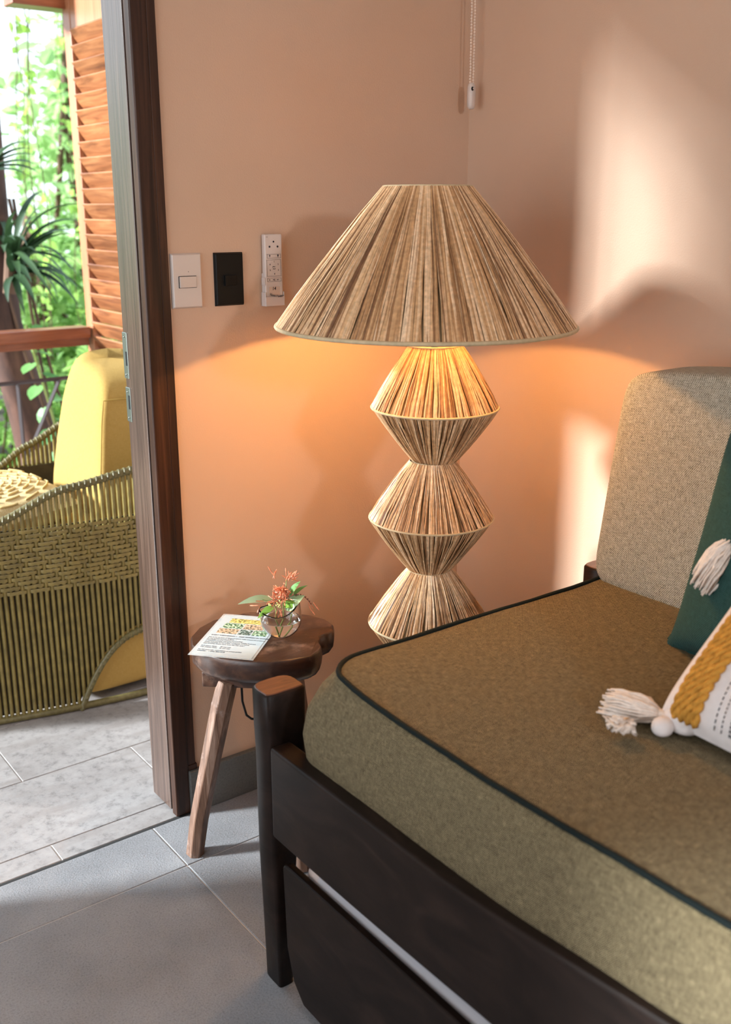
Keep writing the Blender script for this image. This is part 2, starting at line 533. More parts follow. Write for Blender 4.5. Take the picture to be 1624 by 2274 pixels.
def superq(dx, dy, dz, nu=40, nv=24, e1=0.35, e2=0.35, f=None):
    """rounded-box surface (superellipsoid), half sizes dx dy dz"""
    def c(w, e): return math.copysign(abs(math.cos(w)) ** e, math.cos(w))
    def s_(w, e): return math.copysign(abs(math.sin(w)) ** e, math.sin(w))
    vs = []; fs = []
    for i in range(nv + 1):
        v = -PI / 2 + PI * i / nv
        for k in range(nu):
            u = -PI + 2 * PI * k / nu
            p = Vector((dx * c(v, e1) * c(u, e2), dy * c(v, e1) * s_(u, e2), dz * s_(v, e1)))
            vs.append(f(p) if f else p)
    for i in range(nv):
        for k in range(nu):
            a = i * nu + k; b_ = i * nu + (k + 1) % nu
            fs.append((a, b_, b_ + nu, a + nu))
    return vs, fs

# ------------------------------------------------------------------ room shell
ROOM_X0, ROOM_Y0, ROOM_H = -3.75, -4.9, 2.7
DOOR_L, DOOR_R, DOOR_TOP = -1.80, -0.868, 2.35
mb = MB()
mb.box(((DOOR_R) / 2, 0.075, ROOM_H / 2), (-DOOR_R, 0.12, ROOM_H))
wall_far = struct('wall_back', mb, 'wall')
mb = slab((ROOM_X0, 0.015, 0), (DOOR_L, 0.135, ROOM_H)); struct('wall_terrace_side', mb, 'wall')
mb = slab((DOOR_L, 0.015, DOOR_TOP), (DOOR_R, 0.135, ROOM_H)); struct('wall_over_door', mb, 'wall')
struct('wall_right', slab((0.0, ROOM_Y0, 0), (0.12, 0.135, ROOM_H)), 'wall')
mb = MB()   # left wall with an added opening behind the fill light
for lo, hi in (((ROOM_X0 - .12, ROOM_Y0, 0), (ROOM_X0, 0.135, 0.5)), ((ROOM_X0 - .12, ROOM_Y0, 2.15), (ROOM_X0, 0.135, ROOM_H)),
               ((ROOM_X0 - .12, ROOM_Y0, 0.5), (ROOM_X0, -2.4, 2.15)), ((ROOM_X0 - .12, -0.2, 0.5), (ROOM_X0, 0.135, 2.15))):
    mb.box([(a + b) / 2 for a, b in zip(lo, hi)], [b - a for a, b in zip(lo, hi)])
struct('wall_left', mb, 'wall')
mb = MB()
for lo, hi in (((ROOM_X0, ROOM_Y0 - .12, 0), (0.12, ROOM_Y0, 1.9)), ((ROOM_X0, ROOM_Y0 - .12, 2.55), (0.12, ROOM_Y0, ROOM_H)),
               ((ROOM_X0, ROOM_Y0 - .12, 1.9), (-1.55, ROOM_Y0, 2.55)), ((-0.85, ROOM_Y0 - .12, 1.9), (0.12, ROOM_Y0, 2.55))):
    mb.box([(a + b) / 2 for a, b in zip(lo, hi)], [b - a for a, b in zip(lo, hi)])
struct('wall_rear', mb, 'wall')
struct('ceiling', slab((ROOM_X0 - .12, ROOM_Y0 - .12, ROOM_H), (0.12, 0.135, ROOM_H + 0.1)), 'ceiling')

struct('added_sky_blocker', slab((-3.4, 0.0, 3.2), (1.0, 2.3, 3.32)), 'ceiling')  # unseen roof, added to block overhead sky light on the terrace

# floors: a grout bed with every stone tile laid on it
TH = 0.012
floor = struct('floor', slab((ROOM_X0, ROOM_Y0, -0.14), (0.0, 0.0065, -0.0025)), 'grout')
def tile_rows(parent, mat, rows, x0, x1, gap):
    cache = {}
    for ya, yb, off, w in rows:
        k0 = math.floor((x0 - off) / w)
        x = off + k0 * w
        while x < x1:
            a, b_ = max(x, x0), min(x + w, x1)
            if b_ - a > 0.02:
                key = (round(b_ - a, 4), round(yb - ya, 4))
                if key not in cache:
                    q = MB(); q.box((0, 0, -TH / 2), (b_ - a - gap, yb - ya - gap, TH))
                    bm = bmesh.new(); me0 = q.mesh('tile'); bm.from_mesh(me0)
                    bmesh.ops.bevel(bm, geom=[e for e in bm.edges if all(v.co.z > -0.001 for v in e.verts)], offset=0.0016, segments=1, affect='EDGES')
                    bm.to_mesh(me0); bm.free()
                    me0.materials.append(M[mat]); cache[key] = me0
                t = bpy.data.objects.new('tile', cache[key]); COL.objects.link(t)
                t.location = ((a + b_) / 2, (ya + yb) / 2, random.uniform(-0.0004, 0.0))
                t.parent = parent
            x += w
rows = [(-0.180, 0.0055, -0.993, 0.6)] + [(-0.180 - 0.6 * (k + 1), -0.180 - 0.6 * k, -0.993, 0.6) for k in range(8)]
rows[-1] = (ROOM_Y0, rows[-1][1], -0.993, 0.6)
tile_rows(floor, 'tile_in', rows, ROOM_X0, 0.0, 0.0026)
terrace = struct('floor_terrace', slab((-4.2, 0.0065, -0.14), (0.6, 2.12, -0.0025)), 'grout')
rows = [(0.0125, 0.0875, -1.218, 0.6), (0.0875, 0.407, -0.870, 0.6), (0.407, 0.727, -1.175, 0.6), (0.727, 1.047, -0.870, 0.6),
        (1.047, 1.367, -1.175, 0.6), (1.367, 1.687, -0.87, 0.6), (1.687, 2.12, -1.175, 0.6)]
tile_rows(terrace, 'tile_out', rows, -4.2, 0.6, 0.0024)
struct('trim_1', slab((DOOR_L, 0.0055, -0.003), (DOOR_R, 0.0125, -0.0012)), 'grout_dark')   # dark joint of the threshold

# stone baseboards
mb = slab((-0.886, 0.0, 0.0), (-0.0, 0.0155, 0.117)); struct('baseboard_back', mb, 'base_tile', bevel=0.002, seg=1)
mb = slab((-0.0155, ROOM_Y0, 0.0), (-0.0, -0.0005, 0.117)); struct('baseboard_right', mb, 'base_tile', bevel=0.002, seg=1)

# ------------------------------------------------------------------ door casing and leaf
mb = slab((-0.924, 0.008, 0.0), (-0.884, 0.034, 2.35))
struct('trim_2', mb, 'casing', bevel=0.004, seg=3)
mb = slab((-0.886, 0.008, 0.133), (-0.8655, 0.034, 2.35))
struct('trim_3', mb, 'casing', bevel=0.002, seg=2)
# short patch block under the side strip of the casing
mb = slab((-0.8855, 0.0072, 0.1175), (-0.862, 0.0345, 0.1328)); struct('trim_4', mb, 'casing', bevel=0.0015)
# black strip painted for the shade in the gap between casing and leaf
mb = slab((-0.9185, 0.034, 0.0), (-0.87, 0.041, 2.35)); struct('gap_shade_strip', mb, 'grout_dark')
door = struct('door_1', slab((-0.9235, 0.041, 0.006), (-0.873, 0.142, 2.35)), 'leafwood', bevel=0.003, seg=2)
for z0, z1 in ((1.085, 1.19), (0.985, 1.065)):
    lp = slab((-0.9255, 0.119, z0), (-0.9225, 0.1425, z1)).build('lock_plate', 'steel', door, bevel=0.001, seg=1)
    slab((-0.9262, 0.122, z0 + .03), (-0.9252, 0.129, z0 + .062)).build('latch_slot', 'black_hole', lp)
    for zz in (z0 + 0.010, z1 - 0.010):
        q = MB(); q.sphere((-0.9258, 0.130, zz), 0.0022, 8, 5); q.build('screw', 'steel', lp, smooth=True)
struct('trim_6', slab((DOOR_L, 0.0, 0), (DOOR_L + 0.03, 0.14, 2.35)), 'casing', bevel=0.004)
struct('trim_7', slab((DOOR_L + .03, 0.0, 2.31), (-0.924, 0.14, 2.35)), 'casing', bevel=0.004)

# ------------------------------------------------------------------ switches, remote, blind chain
def plate(name, x0, x1, z0, z1, mat, label):
    t = thing(name, ((x0 + x1) / 2, 0.015, (z0 + z1) / 2), label, 'switch')
    w, h = x1 - x0, z1 - z0
    vs = [(-w / 2, 0, -h / 2), (w / 2, 0, -h / 2), (w / 2, 0, h / 2), (-w / 2, 0, h / 2)]
    i = 0.004
    vs += [(-w / 2 + i, -0.008, -h / 2 + i), (w / 2 - i, -0.008, -h / 2 + i), (w / 2 - i, -0.008, h / 2 - i), (-w / 2 + i, -0.008, h / 2 - i)]
    q = MB(); q.add(vs, [(0, 1, 5, 4), (1, 2, 6, 5), (2, 3, 7, 6), (3, 0, 4, 7), (4, 5, 6, 7), (3, 2, 1, 0)])
    q.build('face_plate', mat, t, bevel=0.0012)
    return t
def tilt_rocker(t, mat, w, h, z, mat2=None):
    q = MB()
    q.add([(-w / 2, -0.009, -h / 2 + z), (w / 2, -0.009, -h / 2 + z), (w / 2, -0.009, h / 2 + z), (-w / 2, -0.009, h / 2 + z),
           (-w / 2, -0.0145, -h / 2 + z), (w / 2, -0.0108, -h / 2 + z), (w / 2, -0.0108, h / 2 + z), (-w / 2, -0.0145, h / 2 + z)],
          [(0, 1, 5, 4), (1, 2, 6, 5), (2, 3, 7, 6), (3, 0, 4, 7), (4, 5, 6, 7), (3, 2, 1, 0)])
    q.build('rocker', mat, t, bevel=0.0006)
    g = MB(); g.box((0, -0.0079, z), (w + 0.0022, 0.0012, h + 0.0022)); g.build('rocker_gap', 'black_hole', t)
s1 = plate('light_switch', -0.8610, -0.7855, 1.246, 1.365, 'white_plastic', 'white wall plate with one wide rocker beside the dark door casing')
tilt_rocker(s1, 'white_plastic', 0.041, 0.0235, -0.002)
q = MB(); q.sphere((0.002, -0.0103, 0.020), 0.0009, 6, 4); q.build('indicator_hole', 'ink', s1)
s2 = plate('light_switch', -0.7545, -0.6790, 1.246, 1.364, 'black_plastic', 'glossy black wall plate between the white switch and the remote control')
tilt_rocker(s2, 'black_plastic', 0.032, 0.0225, -0.002)

rem = thing('remote_control', (-0.6065, 0.015, 1.3225), 'white fan remote control with six numbered buttons in its wall cradle', 'remote')
RW, RH = 0.047, 0.158
body = slab((-RW / 2, -0.017, -RH / 2), (RW / 2, -0.003, RH / 2)).build('remote_body', 'remote_plastic', rem, bevel=0.003, seg=3)
FY = -0.0172
def outline(x0, x1, z0, z1, w=0.0005, y=FY):
    q = MB()
    for a, b_, c, d in ((x0, x1, z0, z0 + w), (x0, x1, z1 - w, z1), (x0, x0 + w, z0, z1), (x1 - w, x1, z0, z1)):
        q.box(((a + b_) / 2, y, (c + d) / 2), (b_ - a, 0.0006, d - c))
    return q
outline(-0.018, 0.019, 0.026, 0.035).build('button_frame', 'button', rem)
outline(-0.019, 0.019, -0.0145, 0.0225).build('button_frame', 'button', rem)
outline(-0.018, 0.019, -0.0265, -0.0185).build('button_frame', 'button', rem)
def disc(cx, cz, r, name, mat, parent, y=FY, th=0.0008, n=16):
    q = MB(); q.tube([(cx, y + th / 2, cz), (cx, y - th / 2, cz)], r, n); return q.build(name, mat, parent)
disc(0.000, 0.0625, 0.0046, 'power_button', 'white_plastic', rem)
disc(0.000, 0.0625, 0.0022, 'power_mark', 'ink', rem, y=FY - 0.0005)
disc(-0.0105, 0.0515, 0.0023, 'fan_mark', 'ink', rem)
disc(0.0110, 0.0515, 0.0023, 'fan_mark', 'ink', rem)
disc(-0.0105, 0.0320, 0.0015, 'bulb_mark', 'ink', rem)
disc(0.0115, 0.0320, 0.0019, 'bulb_mark', 'ink', rem)
slab((-0.0111, FY - .0003, 0.0285), (-0.0099, FY + .0003, 0.0315)).build('bulb_mark', 'ink', rem)
slab((0.0108, FY - .0003, 0.0280), (0.0122, FY + .0003, 0.0315)).build('bulb_mark', 'ink', rem)
q = MB()
q.tube([(-0.004, FY, 0.0055), (-0.0025, FY, 0.0072), (0.0005, FY, 0.0066), (0.003, FY, 0.0066)], 0.0006, 5)
q.tube([(-0.003, FY, 0.0022), (0, FY, 0.0020), (0.0025, FY, 0.0014), (0.004, FY, 0.0032)], 0.0006, 5)
q.build('reverse_mark', 'ink', rem)

def text(s, size, parent, loc, rot, mat='ink', name='lettering', ext=0.0001, align='LEFT', shear=0, bold=0, spacing=1.0):
    c = bpy.data.curves.new(name, 'FONT')
    c.body = s; c.size = size; c.extrude = ext; c.align_x = align; c.resolution_u = 2
    c.shear = shear; c.offset = bold; c.space_character = spacing
    tmp = bpy.data.objects.new('tmp', c); COL.objects.link(tmp)
    dg = bpy.context.evaluated_depsgraph_get()
    me = bpy.data.meshes.new_from_object(tmp.evaluated_get(dg))
    bpy.data.objects.remove(tmp)
    me.materials.clear()
    o = obj(name, me, mat, parent, loc=loc, rot=rot)
    return o
RX = (PI / 2, 0, 0)
for ch, x, z in (('1', -0.0007, 0.0165), ('2', 0.0100, 0.0105), ('3', 0.0105, -0.0025), ('4', 0.0000, -0.0110), ('5', -0.0115, -0.0025), ('6', -0.0115, 0.0105)):
    text(ch, 0.0052, rem, (x, FY - 0.0002, z), RX, name='number', bold=0.0001)
for ch, x in (('-', -0.0115), ('||', -0.001), ('+', 0.0095)):
    disc(x - 0.001, -0.0225, 0.0011, 'timer_mark', 'ink', rem)
    text(ch, 0.0045, rem, (x + 0.0008, FY - 0.0002, -0.0238), RX, name='timer_mark', bold=0.00012)
text('ON', 0.0026, rem, (-0.019, FY - 0.0002, 0.072), RX, mat='button', name='brand_mark')
# cradle
cr = MB()
cr.box((0, -0.0015, -0.045), (0.046, 0.003, 0.075))
for sx in (-1, 1):
    cr.box((sx * 0.0247, -0.010, -0.0655), (0.0022, 0.018, 0.031))
cr.box((0, -0.010, -0.0805), (0.0515, 0.020, 0.0022))
cr.box((0, -0.0192, -0.0705), (0.0515, 0.0018, 0.021))
cr.box((-0.0247, -0.010, -0.026), (0.0022, 0.014, 0.018))
cradle = cr.build('cradle', 'remote_plastic', rem, bevel=0.0008, seg=1)
slab((-0.015, -0.0181, -0.058), (0.015, -0.0174, -0.038)).build('tape_label', plain('clear_tape', (0.62, 0.47, 0.38), 0.2), rem)
slab((0.0145, -0.0185, -0.058), (0.0205, -0.0176, -0.030)).build('tape_label', 'white_plastic', rem)
text('14', 0.0105, rem, (-0.007, -0.0184, -0.0455), RX, name='handwriting', shear=0.1, bold=0.00015)
for i, ch in enumerate('Ventilador'):
    text(ch, 0.0078, rem, (-0.0165 + i * 0.0038, -0.0211, -0.0560 - 0.0016 * i + 0.00012 * i * i), (PI / 2, 0.25, 0), name='handwriting', shear=0.25, bold=0.00012)

# beaded blind chain in the corner: every bead of both strands is a part
ch = thing('blind_chain', (-0.041, -0.036, 1.69), 'looped cream bead chain with a white weight hanging in the corner', 'blind chain')
bead = MB(); bead.sphere((0, 0, 0), 0.00235, 8, 6)
bead_me = bead.mesh('bead'); bead_me.materials.append(M['chain'])
bead_me.polygons.foreach_set('use_smooth', [True] * len(bead_me.polygons))
for sx, z0 in ((-0.0052, 0.066), (0.0052, 0.064)):
    k = 0
    z = z0
    while z < 1.0:
        bo = bpy.data.objects.new('bead', bead_me); COL.objects.link(bo); bo.parent = ch
        sway = 0.004 * min(1, (z - z0) / 0.5)
        bo.location = (sx * (1 + 0.1 * min(1, z)) - sway * 0.6, 0.0005 * math.sin(k), z)
        z += 0.0068; k += 1
    q = MB(); q.tube([(sx, 0, z0), (sx * 1.05 - 0.0024, 0, z0 + .5), (sx * 1.1 - 0.0024, 0, 1.0)], 0.0007, 5); q.build('cord', 'chain', ch)
vs, fs = superq(0.0105, 0.0085, 0.031, 20, 16, 0.55, 0.8)
q = MB(); q.add(vs, fs); q.v = [(x, y, z + 0.034) for x, y, z in q.v]
q.build('weight', 'white_plastic', ch, smooth=True)
q = MB(); q.sphere((-0.0035, -0.0068, 0.050), 0.0036, 10, 6); q.v = [(x, y, 0.050 + (z - 0.050) * 1.5) for x, y, z in q.v]; q.build('keyhole', 'black_hole', ch)
q = MB(); q.sphere((-0.0030, -0.0092, 0.0505), 0.0019, 8, 5); q.build('bead', 'chain', ch, smooth=True)

# ------------------------------------------------------------------ straw floor lamp
LX, LY = -0.475, -0.42
lampT = thing('floor_lamp', (LX, LY, 0), 'tall raffia floor lamp with a wide cone shade and stacked diamond column', 'lamp')
def strips(prof0, prof1, n, parent, width, cx=0, cy=0, jitter=0.0025, name='raffia', sk=0.03):
    """raffia strands laid from ring (r0,z0) to ring (r1,z1)"""
    (r0, z0), (r1, z1) = prof0, prof1
    q = MB()
    nz, nr = (r1 - r0), -(z1 - z0)
    ln = math.hypot(nz, nr)
    nrm_r, nrm_z = (z0 - z1) / ln, (r1 - r0) / ln
    if nrm_r < 0: nrm_r, nrm_z = -nrm_r, -nrm_z
    for k in range(n):
        a0 = 2 * PI * (k + random.uniform(-.45, .45)) / n
        a1 = a0 + random.gauss(0, sk)
        wob = [random.gauss(0, sk * 0.15) for _ in range(4)]
        base = random.uniform(0.0006, 0.0006 + jitter)
        w0 = width * random.uniform(0.5, 1.25)
        bow = random.uniform(0.0, 0.0022)
        vs = []
        N = 5
        pinch = random.random() < 0.45
        for i in range(N + 1):
            t = i / N
            r = r0 + (r1 - r0) * t; z = z0 + (z1 - z0) * t
            a = a0 + (a1 - a0) * t + (wob[i % 4] if 0 < i < N else 0)
            edge = math.sin(PI * t) ** 0.5 if 0 < t < 1 else 0
            off = base * (0.3 + 0.7 * edge) + bow * edge
            w = w0 * (0.55 + 0.45 * (r / max(r0, r1))) * (1 - (0.45 * random.random() if pinch and 0 < i < N else 0))
            tw = random.uniform(-0.0011, 0.0011) if 0 < i < N else 0
            for s_, m_ in ((-1, 0), (0, 1), (1, 0)):
                o2 = off + (0.0011 if m_ else 0.0) + tw * s_
                rr = r + nrm_r * o2; zz = z + nrm_z * o2
                ang = a + s_ * w * 0.5 / max(r, 0.02)
                vs.append((cx + rr * math.cos(ang), cy + rr * math.sin(ang), zz))
        fs = []
        for i in range(N):
            b0 = i * 3
            fs += [(b0, b0 + 1, b0 + 4, b0 + 3), (b0 + 1, b0 + 2, b0 + 5, b0 + 4)]
        q.add(vs, fs)
    o = q.build(name, 'raffia', parent, smooth=False)
    o['kind'] = 'stuff'
    return o
def rim_tube(r, z, tr, parent, cx=0, cy=0, name='rim', mat='raffia_rim'):
    q = MB()
    P = [(cx + (r) * math.cos(2 * PI * k / 72), cy + r * math.sin(2 * PI * k / 72), z) for k in range(73)]
    q.tube(P, tr, 8, cap=False)
    return q.build(name, mat, parent, smooth=True)
tiers = [(0.0551, 1.183), (0.1352, 1.052), (0.0475, 0.9352), (0.1352, 0.808), (0.0467, 0.6889), (0.1352, 0.562), (0.0467, 0.443), (0.1352, 0.316), (0.0467, 0.197), (0.135, 0.065), (0.128, 0.012)]
offs = [0.0, 0.0025, 0.0045, -0.002, -0.0045, -0.003, -0.003, -0.002, 0, 0, 0]
for i in range(9):
    (r0, z0), (r1, z1) = tiers[i], tiers[i + 1]
    ox = offs[i + 1]
    seg = MB(); seg.lathe([(r0 - 0.002, z0), (r1 - 0.002, z1)], 64, (ox, 0, 0))
    sec = seg.build('column_section', 'raffia_core', lampT, smooth=True)
    vis = i < 6
    strips((r0, z0), (r1, z1), 290 if vis else 90, sec, 0.0046 if vis else 0.009, ox, 0, 0.0016)
    if r1 > r0:
        rim_tube(r1 + 0.0002, z1, 0.0026, sec, ox, 0, 'tier_rim', 'raffia_rim')
    else:
        rim_tube(r1 + 0.0005, z1, 0.0016, sec, ox, 0, 'waist_binding', 'raffia_rim')
q = MB(); q.lathe([(0.0, 0.0), (0.12, 0.0), (0.12, 0.012), (0.10, 0.020), (0.0, 0.022)], 48); q.build('base_plate', 'black_metal', lampT)
q = MB(); q.lathe([(0.0545, 1.1835), (0.050, 1.1845), (0.046, 1.176), (0.0, 1.174)], 48); q.build('neck_cap', 'raffia_core', lampT)
rim_tube(0.0552, 1.1835, 0.0022, lampT, 0, 0, 'neck_rim', 'raffia_rim')
q = MB(); q.tube([(0, 0, 1.17), (-0.02, 0, 1.30)], 0.007, 10); q.build('neck_rod', 'black_metal', lampT)
q = MB(); q.tube([(-0.02, 0, 1.29), (-0.024, 0, 1.335)], 0.016, 16); q.build('socket', 'white_plastic', lampT)
q = MB(); q.sphere((-0.027, 0, 1.360), 0.017, 16, 12); q.build('bulb', 'bulb', lampT, smooth=True)
SHX = -0.0275
shade = MB(); shade.lathe([(0.088, 1.5000), (0.308, 1.2265)], 96, (SHX, 0, 0))
sh = shade.build('lamp_shade', 'raffia_core', lampT, smooth=True)
q = MB(); q.lathe([(0.0865, 1.4995), (0.3055, 1.2265)], 96, (SHX, 0, 0)); q.build('liner', 'shade_liner', sh, smooth=True)
strips((0.0885, 1.4995), (0.3085, 1.2265), 430, sh, 0.0088, SHX, 0, 0.0026, 'raffia', 0.012)
strips((0.0885, 1.4990), (0.3085, 1.2270), 260, sh, 0.0042, SHX, 0, 0.0046, 'raffia', 0.03)
rim_tube(0.3085, 1.2262, 0.0042, sh, SHX, 0, 'rim', 'raffia_rim')
rim_tube(0.0885, 1.5000, 0.0022, sh, SHX, 0, 'rim', 'raffia_rim')
q = MB()
for k in range(3):
    an = k * 2 * PI / 3 + 0.4
    q.tube([(-0.024, 0, 1.333), (SHX + 0.088 * math.cos(an), 0.088 * math.sin(an), 1.495)], 0.0015, 6)
q.build('shade_carrier', 'black_metal', lampT)
# ------------------------------------------------------------------ stool
st = thing('stool', (-0.78, -0.21, 0), 'dark hand-hewn stool with a bean-shaped top beside the door casing', 'stool')
SO = Vector((-0.78, -0.21, 0))
out = [(-0.940, -0.155), (-0.917, -0.108), (-0.880, -0.076), (-0.835, -0.058), (-0.785, -0.056), (-0.740, -0.066), (-0.700, -0.088), (-0.662, -0.125), (-0.630, -0.165),
       (-0.617, -0.208), (-0.622, -0.248), (-0.640, -0.272), (-0.664, -0.280), (-0.686, -0.283), (-0.699, -0.300), (-0.712, -0.330), (-0.733, -0.352),
       (-0.762, -0.362), (-0.805, -0.352), (-0.850, -0.328), (-0.890, -0.294), (-0.922, -0.253), (-0.941, -0.205)]
rings = [(0.985, 0.530), (1.0, 0.5265), (1.012, 0.518), (1.015, 0.505), (1.0, 0.488), (0.94, 0.474), (0.86, 0.470)]
q = MB(); n_ = len(out); cxy = Vector((-0.79, -0.20))
vs = []
for ri, (sc, z) in enumerate(rings):
    for k, (x, y) in enumerate(out):
        j = 0.0015 * noise.noise(Vector((x * 30, y * 30, z * 20)))
        hollow = 1.0 - (0.03 if k in (12, 13, 14) and ri > 3 else 0)
        vs.append((cxy.x + (x - cxy.x) * sc * hollow + j - SO.x, cxy.y + (y - cxy.y) * sc * hollow + j - SO.y, z + j * 1.2))
fs = [tuple(range(n_))[::1]]
for i in range(len(rings) - 1):
    for k in range(n_):
        a = i * n_ + k; b_ = i * n_ + (k + 1) % n_
        fs.append((a, a + n_, b_ + n_, b_))
fs.append(tuple((len(rings) - 1) * n_ + k for k in range(n_)))
fs[0] = tuple(reversed(fs[0]))
q.add(vs, fs); seat = q.build('seat', 'stool', st)
seat.data.polygons.foreach_set('use_smooth', [len(p.vertices) == 4 for p in seat.data.polygons])
bm = bmesh.new(); bm.from_mesh(seat.data); bmesh.ops.recalc_face_normals(bm, faces=bm.faces); bm.to_mesh(seat.data); bm.free()
# block under the seat
R = Matrix.Rotation(math.radians(-42), 3, 'Z')
q = MB(); q.box(Vector((-0.842, -0.172, 0.4535)) - SO, (0.125, 0.13, 0.036), R); q.build('block', 'stool', st, bevel=0.003)
q = MB(); q.box(Vector((-0.70, -0.20, 0.4535)) - SO, (0.10, 0.15, 0.036), R); q.build('block', 'stool', st, bevel=0.003)
for yy in (-0.025, 0.03):
    pass
def leg(path, radii, name='leg', sides=7):
    q = MB(); q.tube([Vector(p) - SO for p in path], radii, sides, up=(0.3, 1, 0))
    return q.build(name, 'stool_leg', st, bevel=0.0015, seg=1)
leg([(-0.958, -0.150, 0.0), (-0.948, -0.163, 0.10), (-0.932, -0.178, 0.20), (-0.912, -0.188, 0.30), (-0.896, -0.200, 0.39), (-0.882, -0.206, 0.447)],
    [0.0215, 0.0225, 0.023, 0.0245, 0.025, 0.024])
leg([(-0.63, -0.155, 0.0), (-0.65, -0.165, 0.15), (-0.675, -0.18, 0.30), (-0.70, -0.19, 0.447)], [0.018, 0.02, 0.021, 0.022])
leg([(-0.785, -0.355, 0.0), (-0.782, -0.33, 0.15), (-0.775, -0.29, 0.30), (-0.77, -0.25, 0.447)], [0.018, 0.02, 0.021, 0.022])
q = MB(); q.tube([Vector(p) - SO for p in [(-0.852, -0.214, 0.440), (-0.846, -0.205, 0.385), (-0.835, -0.202, 0.345), (-0.823, -0.203, 0.332), (-0.79, -0.215, 0.324), (-0.765, -0.235, 0.345), (-0.76, -0.245, 0.42)]], 0.0028, 8)
q.build('iron_hook', 'black_metal', st, smooth=True)

# ------------------------------------------------------------------ leaflet
A = Vector((-0.973, -0.199)); B = Vector((-0.802, -0.037)); D = Vector((-0.876, -0.309))
ZP = 0.5322
ux = (D - A).normalized(); uy = (B - A).normalized()
ang = math.atan2(ux.y, ux.x)
pap = thing('leaflet', (A.x, A.y, ZP), 'laminated leaflet with small garden photos and printed lines on the stool top', 'leaflet', rot=(0, 0, ang))
PW, PHt = 0.148, 0.236
slab((0, 0, 0), (PW, PHt, 0.0009)).build('laminate_sleeve', 'laminate', pap, bevel=0.0002, seg=1)
slab((0.006, 0.006, 0.0002), (PW - 0.006, PHt - 0.006, 0.0011)).build('sheet', 'paper', pap)
ZT = 0.00125
pics = [(0.030, 0.186, 0.132, 0.212, 0), (0.024, 0.155, 0.070, 0.183, 1), (0.073, 0.155, 0.120, 0.183, 2), (0.123, 0.155, 0.137, 0.183, 2),
        (0.020, 0.124, 0.068, 0.152, 2), (0.071, 0.124, 0.100, 0.152, 3), (0.103, 0.124, 0.137, 0.152, 1)]
for x0, y0, x1, y1, k in pics:
    slab((x0, y0, 0.0011), (x1, y1, ZT)).build('printed_picture', PICS[k], pap)
lines = [('EVERY WEDNESDAY !   FREE REFRESH IN GARDEN', 0.110, 0.0062, 0.014), ('Join us for an hour of 28 good nature walks around the property', 0.0985, 0.0050, 0.012),
         ('to see tropical species of fauna  ~', 0.0915, 0.0050, 0.012), ('Knowledge on your tropical surroundings .', 0.0845, 0.0050, 0.012),
         ('A creative morning with good company, healthy food and', 0.0775, 0.0050, 0.012), ('drinks, paintings by the artists, ecological workshop', 0.0705, 0.0050, 0.012),
         ('Also amazing nature views from the cafe deck !', 0.0635, 0.0050, 0.012), ('8:15 (Open Mats)      28 usd / pax', 0.0505, 0.0050, 0.012),
         ('7:45 (Tennis Class)    35 usd / pax', 0.0435, 0.0050, 0.012), ('For full more info, reservations or private guided', 0.0305, 0.0050, 0.012),
         ('Whatsapp :  + (506) 8809 8108', 0.0235, 0.0050, 0.012)]
for s_, y, sz, x in lines:
    text(s_, sz, pap, (x, y, ZT), (0, 0, 0), name='printed_line', ext=0.00005, bold=0.00014, spacing=1.0)

# ------------------------------------------------------------------ glass vase with sprigs
VX, VY, VZ = -0.762, -0.244, 0.5345
vase = thing('glass_vase', (VX, VY, VZ), 'round clear glass vase with a slanted rim and water on the stool', 'vase')
Rv = 0.047
DIR = math.atan2(-0.30, 0.95)      # the rim climbs to the camera's right
def vase_profile(th, k, K, inset=0.0):
    c1 = ((1 + math.cos(th - DIR)) / 2) ** 2.2
    c2 = ((1 + math.cos(th - DIR - PI)) / 2) ** 4
    top_h = 0.012 + 0.036 * c1 + 0.012 * c2
    arc = PI / 2 * Rv; L = arc + top_h; s = L * k / K
    R_ = Rv - inset
    if s < arc:
        ph = s / Rv
        return R_ * math.sin(ph), Rv - R_ * math.cos(ph)
    h = s - arc
    return R_ + 0.10 * h * c2 - 0.16 * h * (1 - c1 - c2) - 0.1 * h * c1, Rv + h
def vase_surface(inset):
    q = MB(); K, N = 22, 56
    vs = []
    for k in range(K + 1):
        for i in range(N):
            th = 2 * PI * i / N
            r, z = vase_profile(th, k, K, inset)
            r = max(r, 0.0004)
            vs.append((r * math.cos(th), r * math.sin(th), max(z - 0.0, 0.0012 if inset == 0 else z)))
    return vs, K, N
v1, K, N = vase_surface(0)
v2, _, _ = vase_surface(0.0022)
fs = []
tot = (K + 1) * N
for k in range(K):
    for i in range(N):
        a = k * N + i; b_ = k * N + (i + 1) % N
        fs.append((a, b_, b_ + N, a + N))
        fs.append((tot + a, tot + a + N, tot + b_ + N, tot + b_))
for i in range(N):
    a = K * N + i; b_ = K * N + (i + 1) % N
    fs.append((a, b_, tot + b_, tot + a))
q = MB(); q.add(v1 + v2, fs); q.build('glass_bowl', 'glass', vase, smooth=True)
WLV = 0.046
q = MB()
prof = [(0.0004, 0.0024)] + [((Rv - 0.0024) * math.sin(p_), Rv - (Rv - 0.0024) * math.cos(p_)) for p_ in [0.15 * j for j in range(1, 11)]]
prof = [p for p in prof if p[1] < WLV]
prof += [(Rv - 0.0026, WLV), (0.0004, WLV)]
q.lathe(prof, 48); q.build('water', 'water', vase, smooth=True)

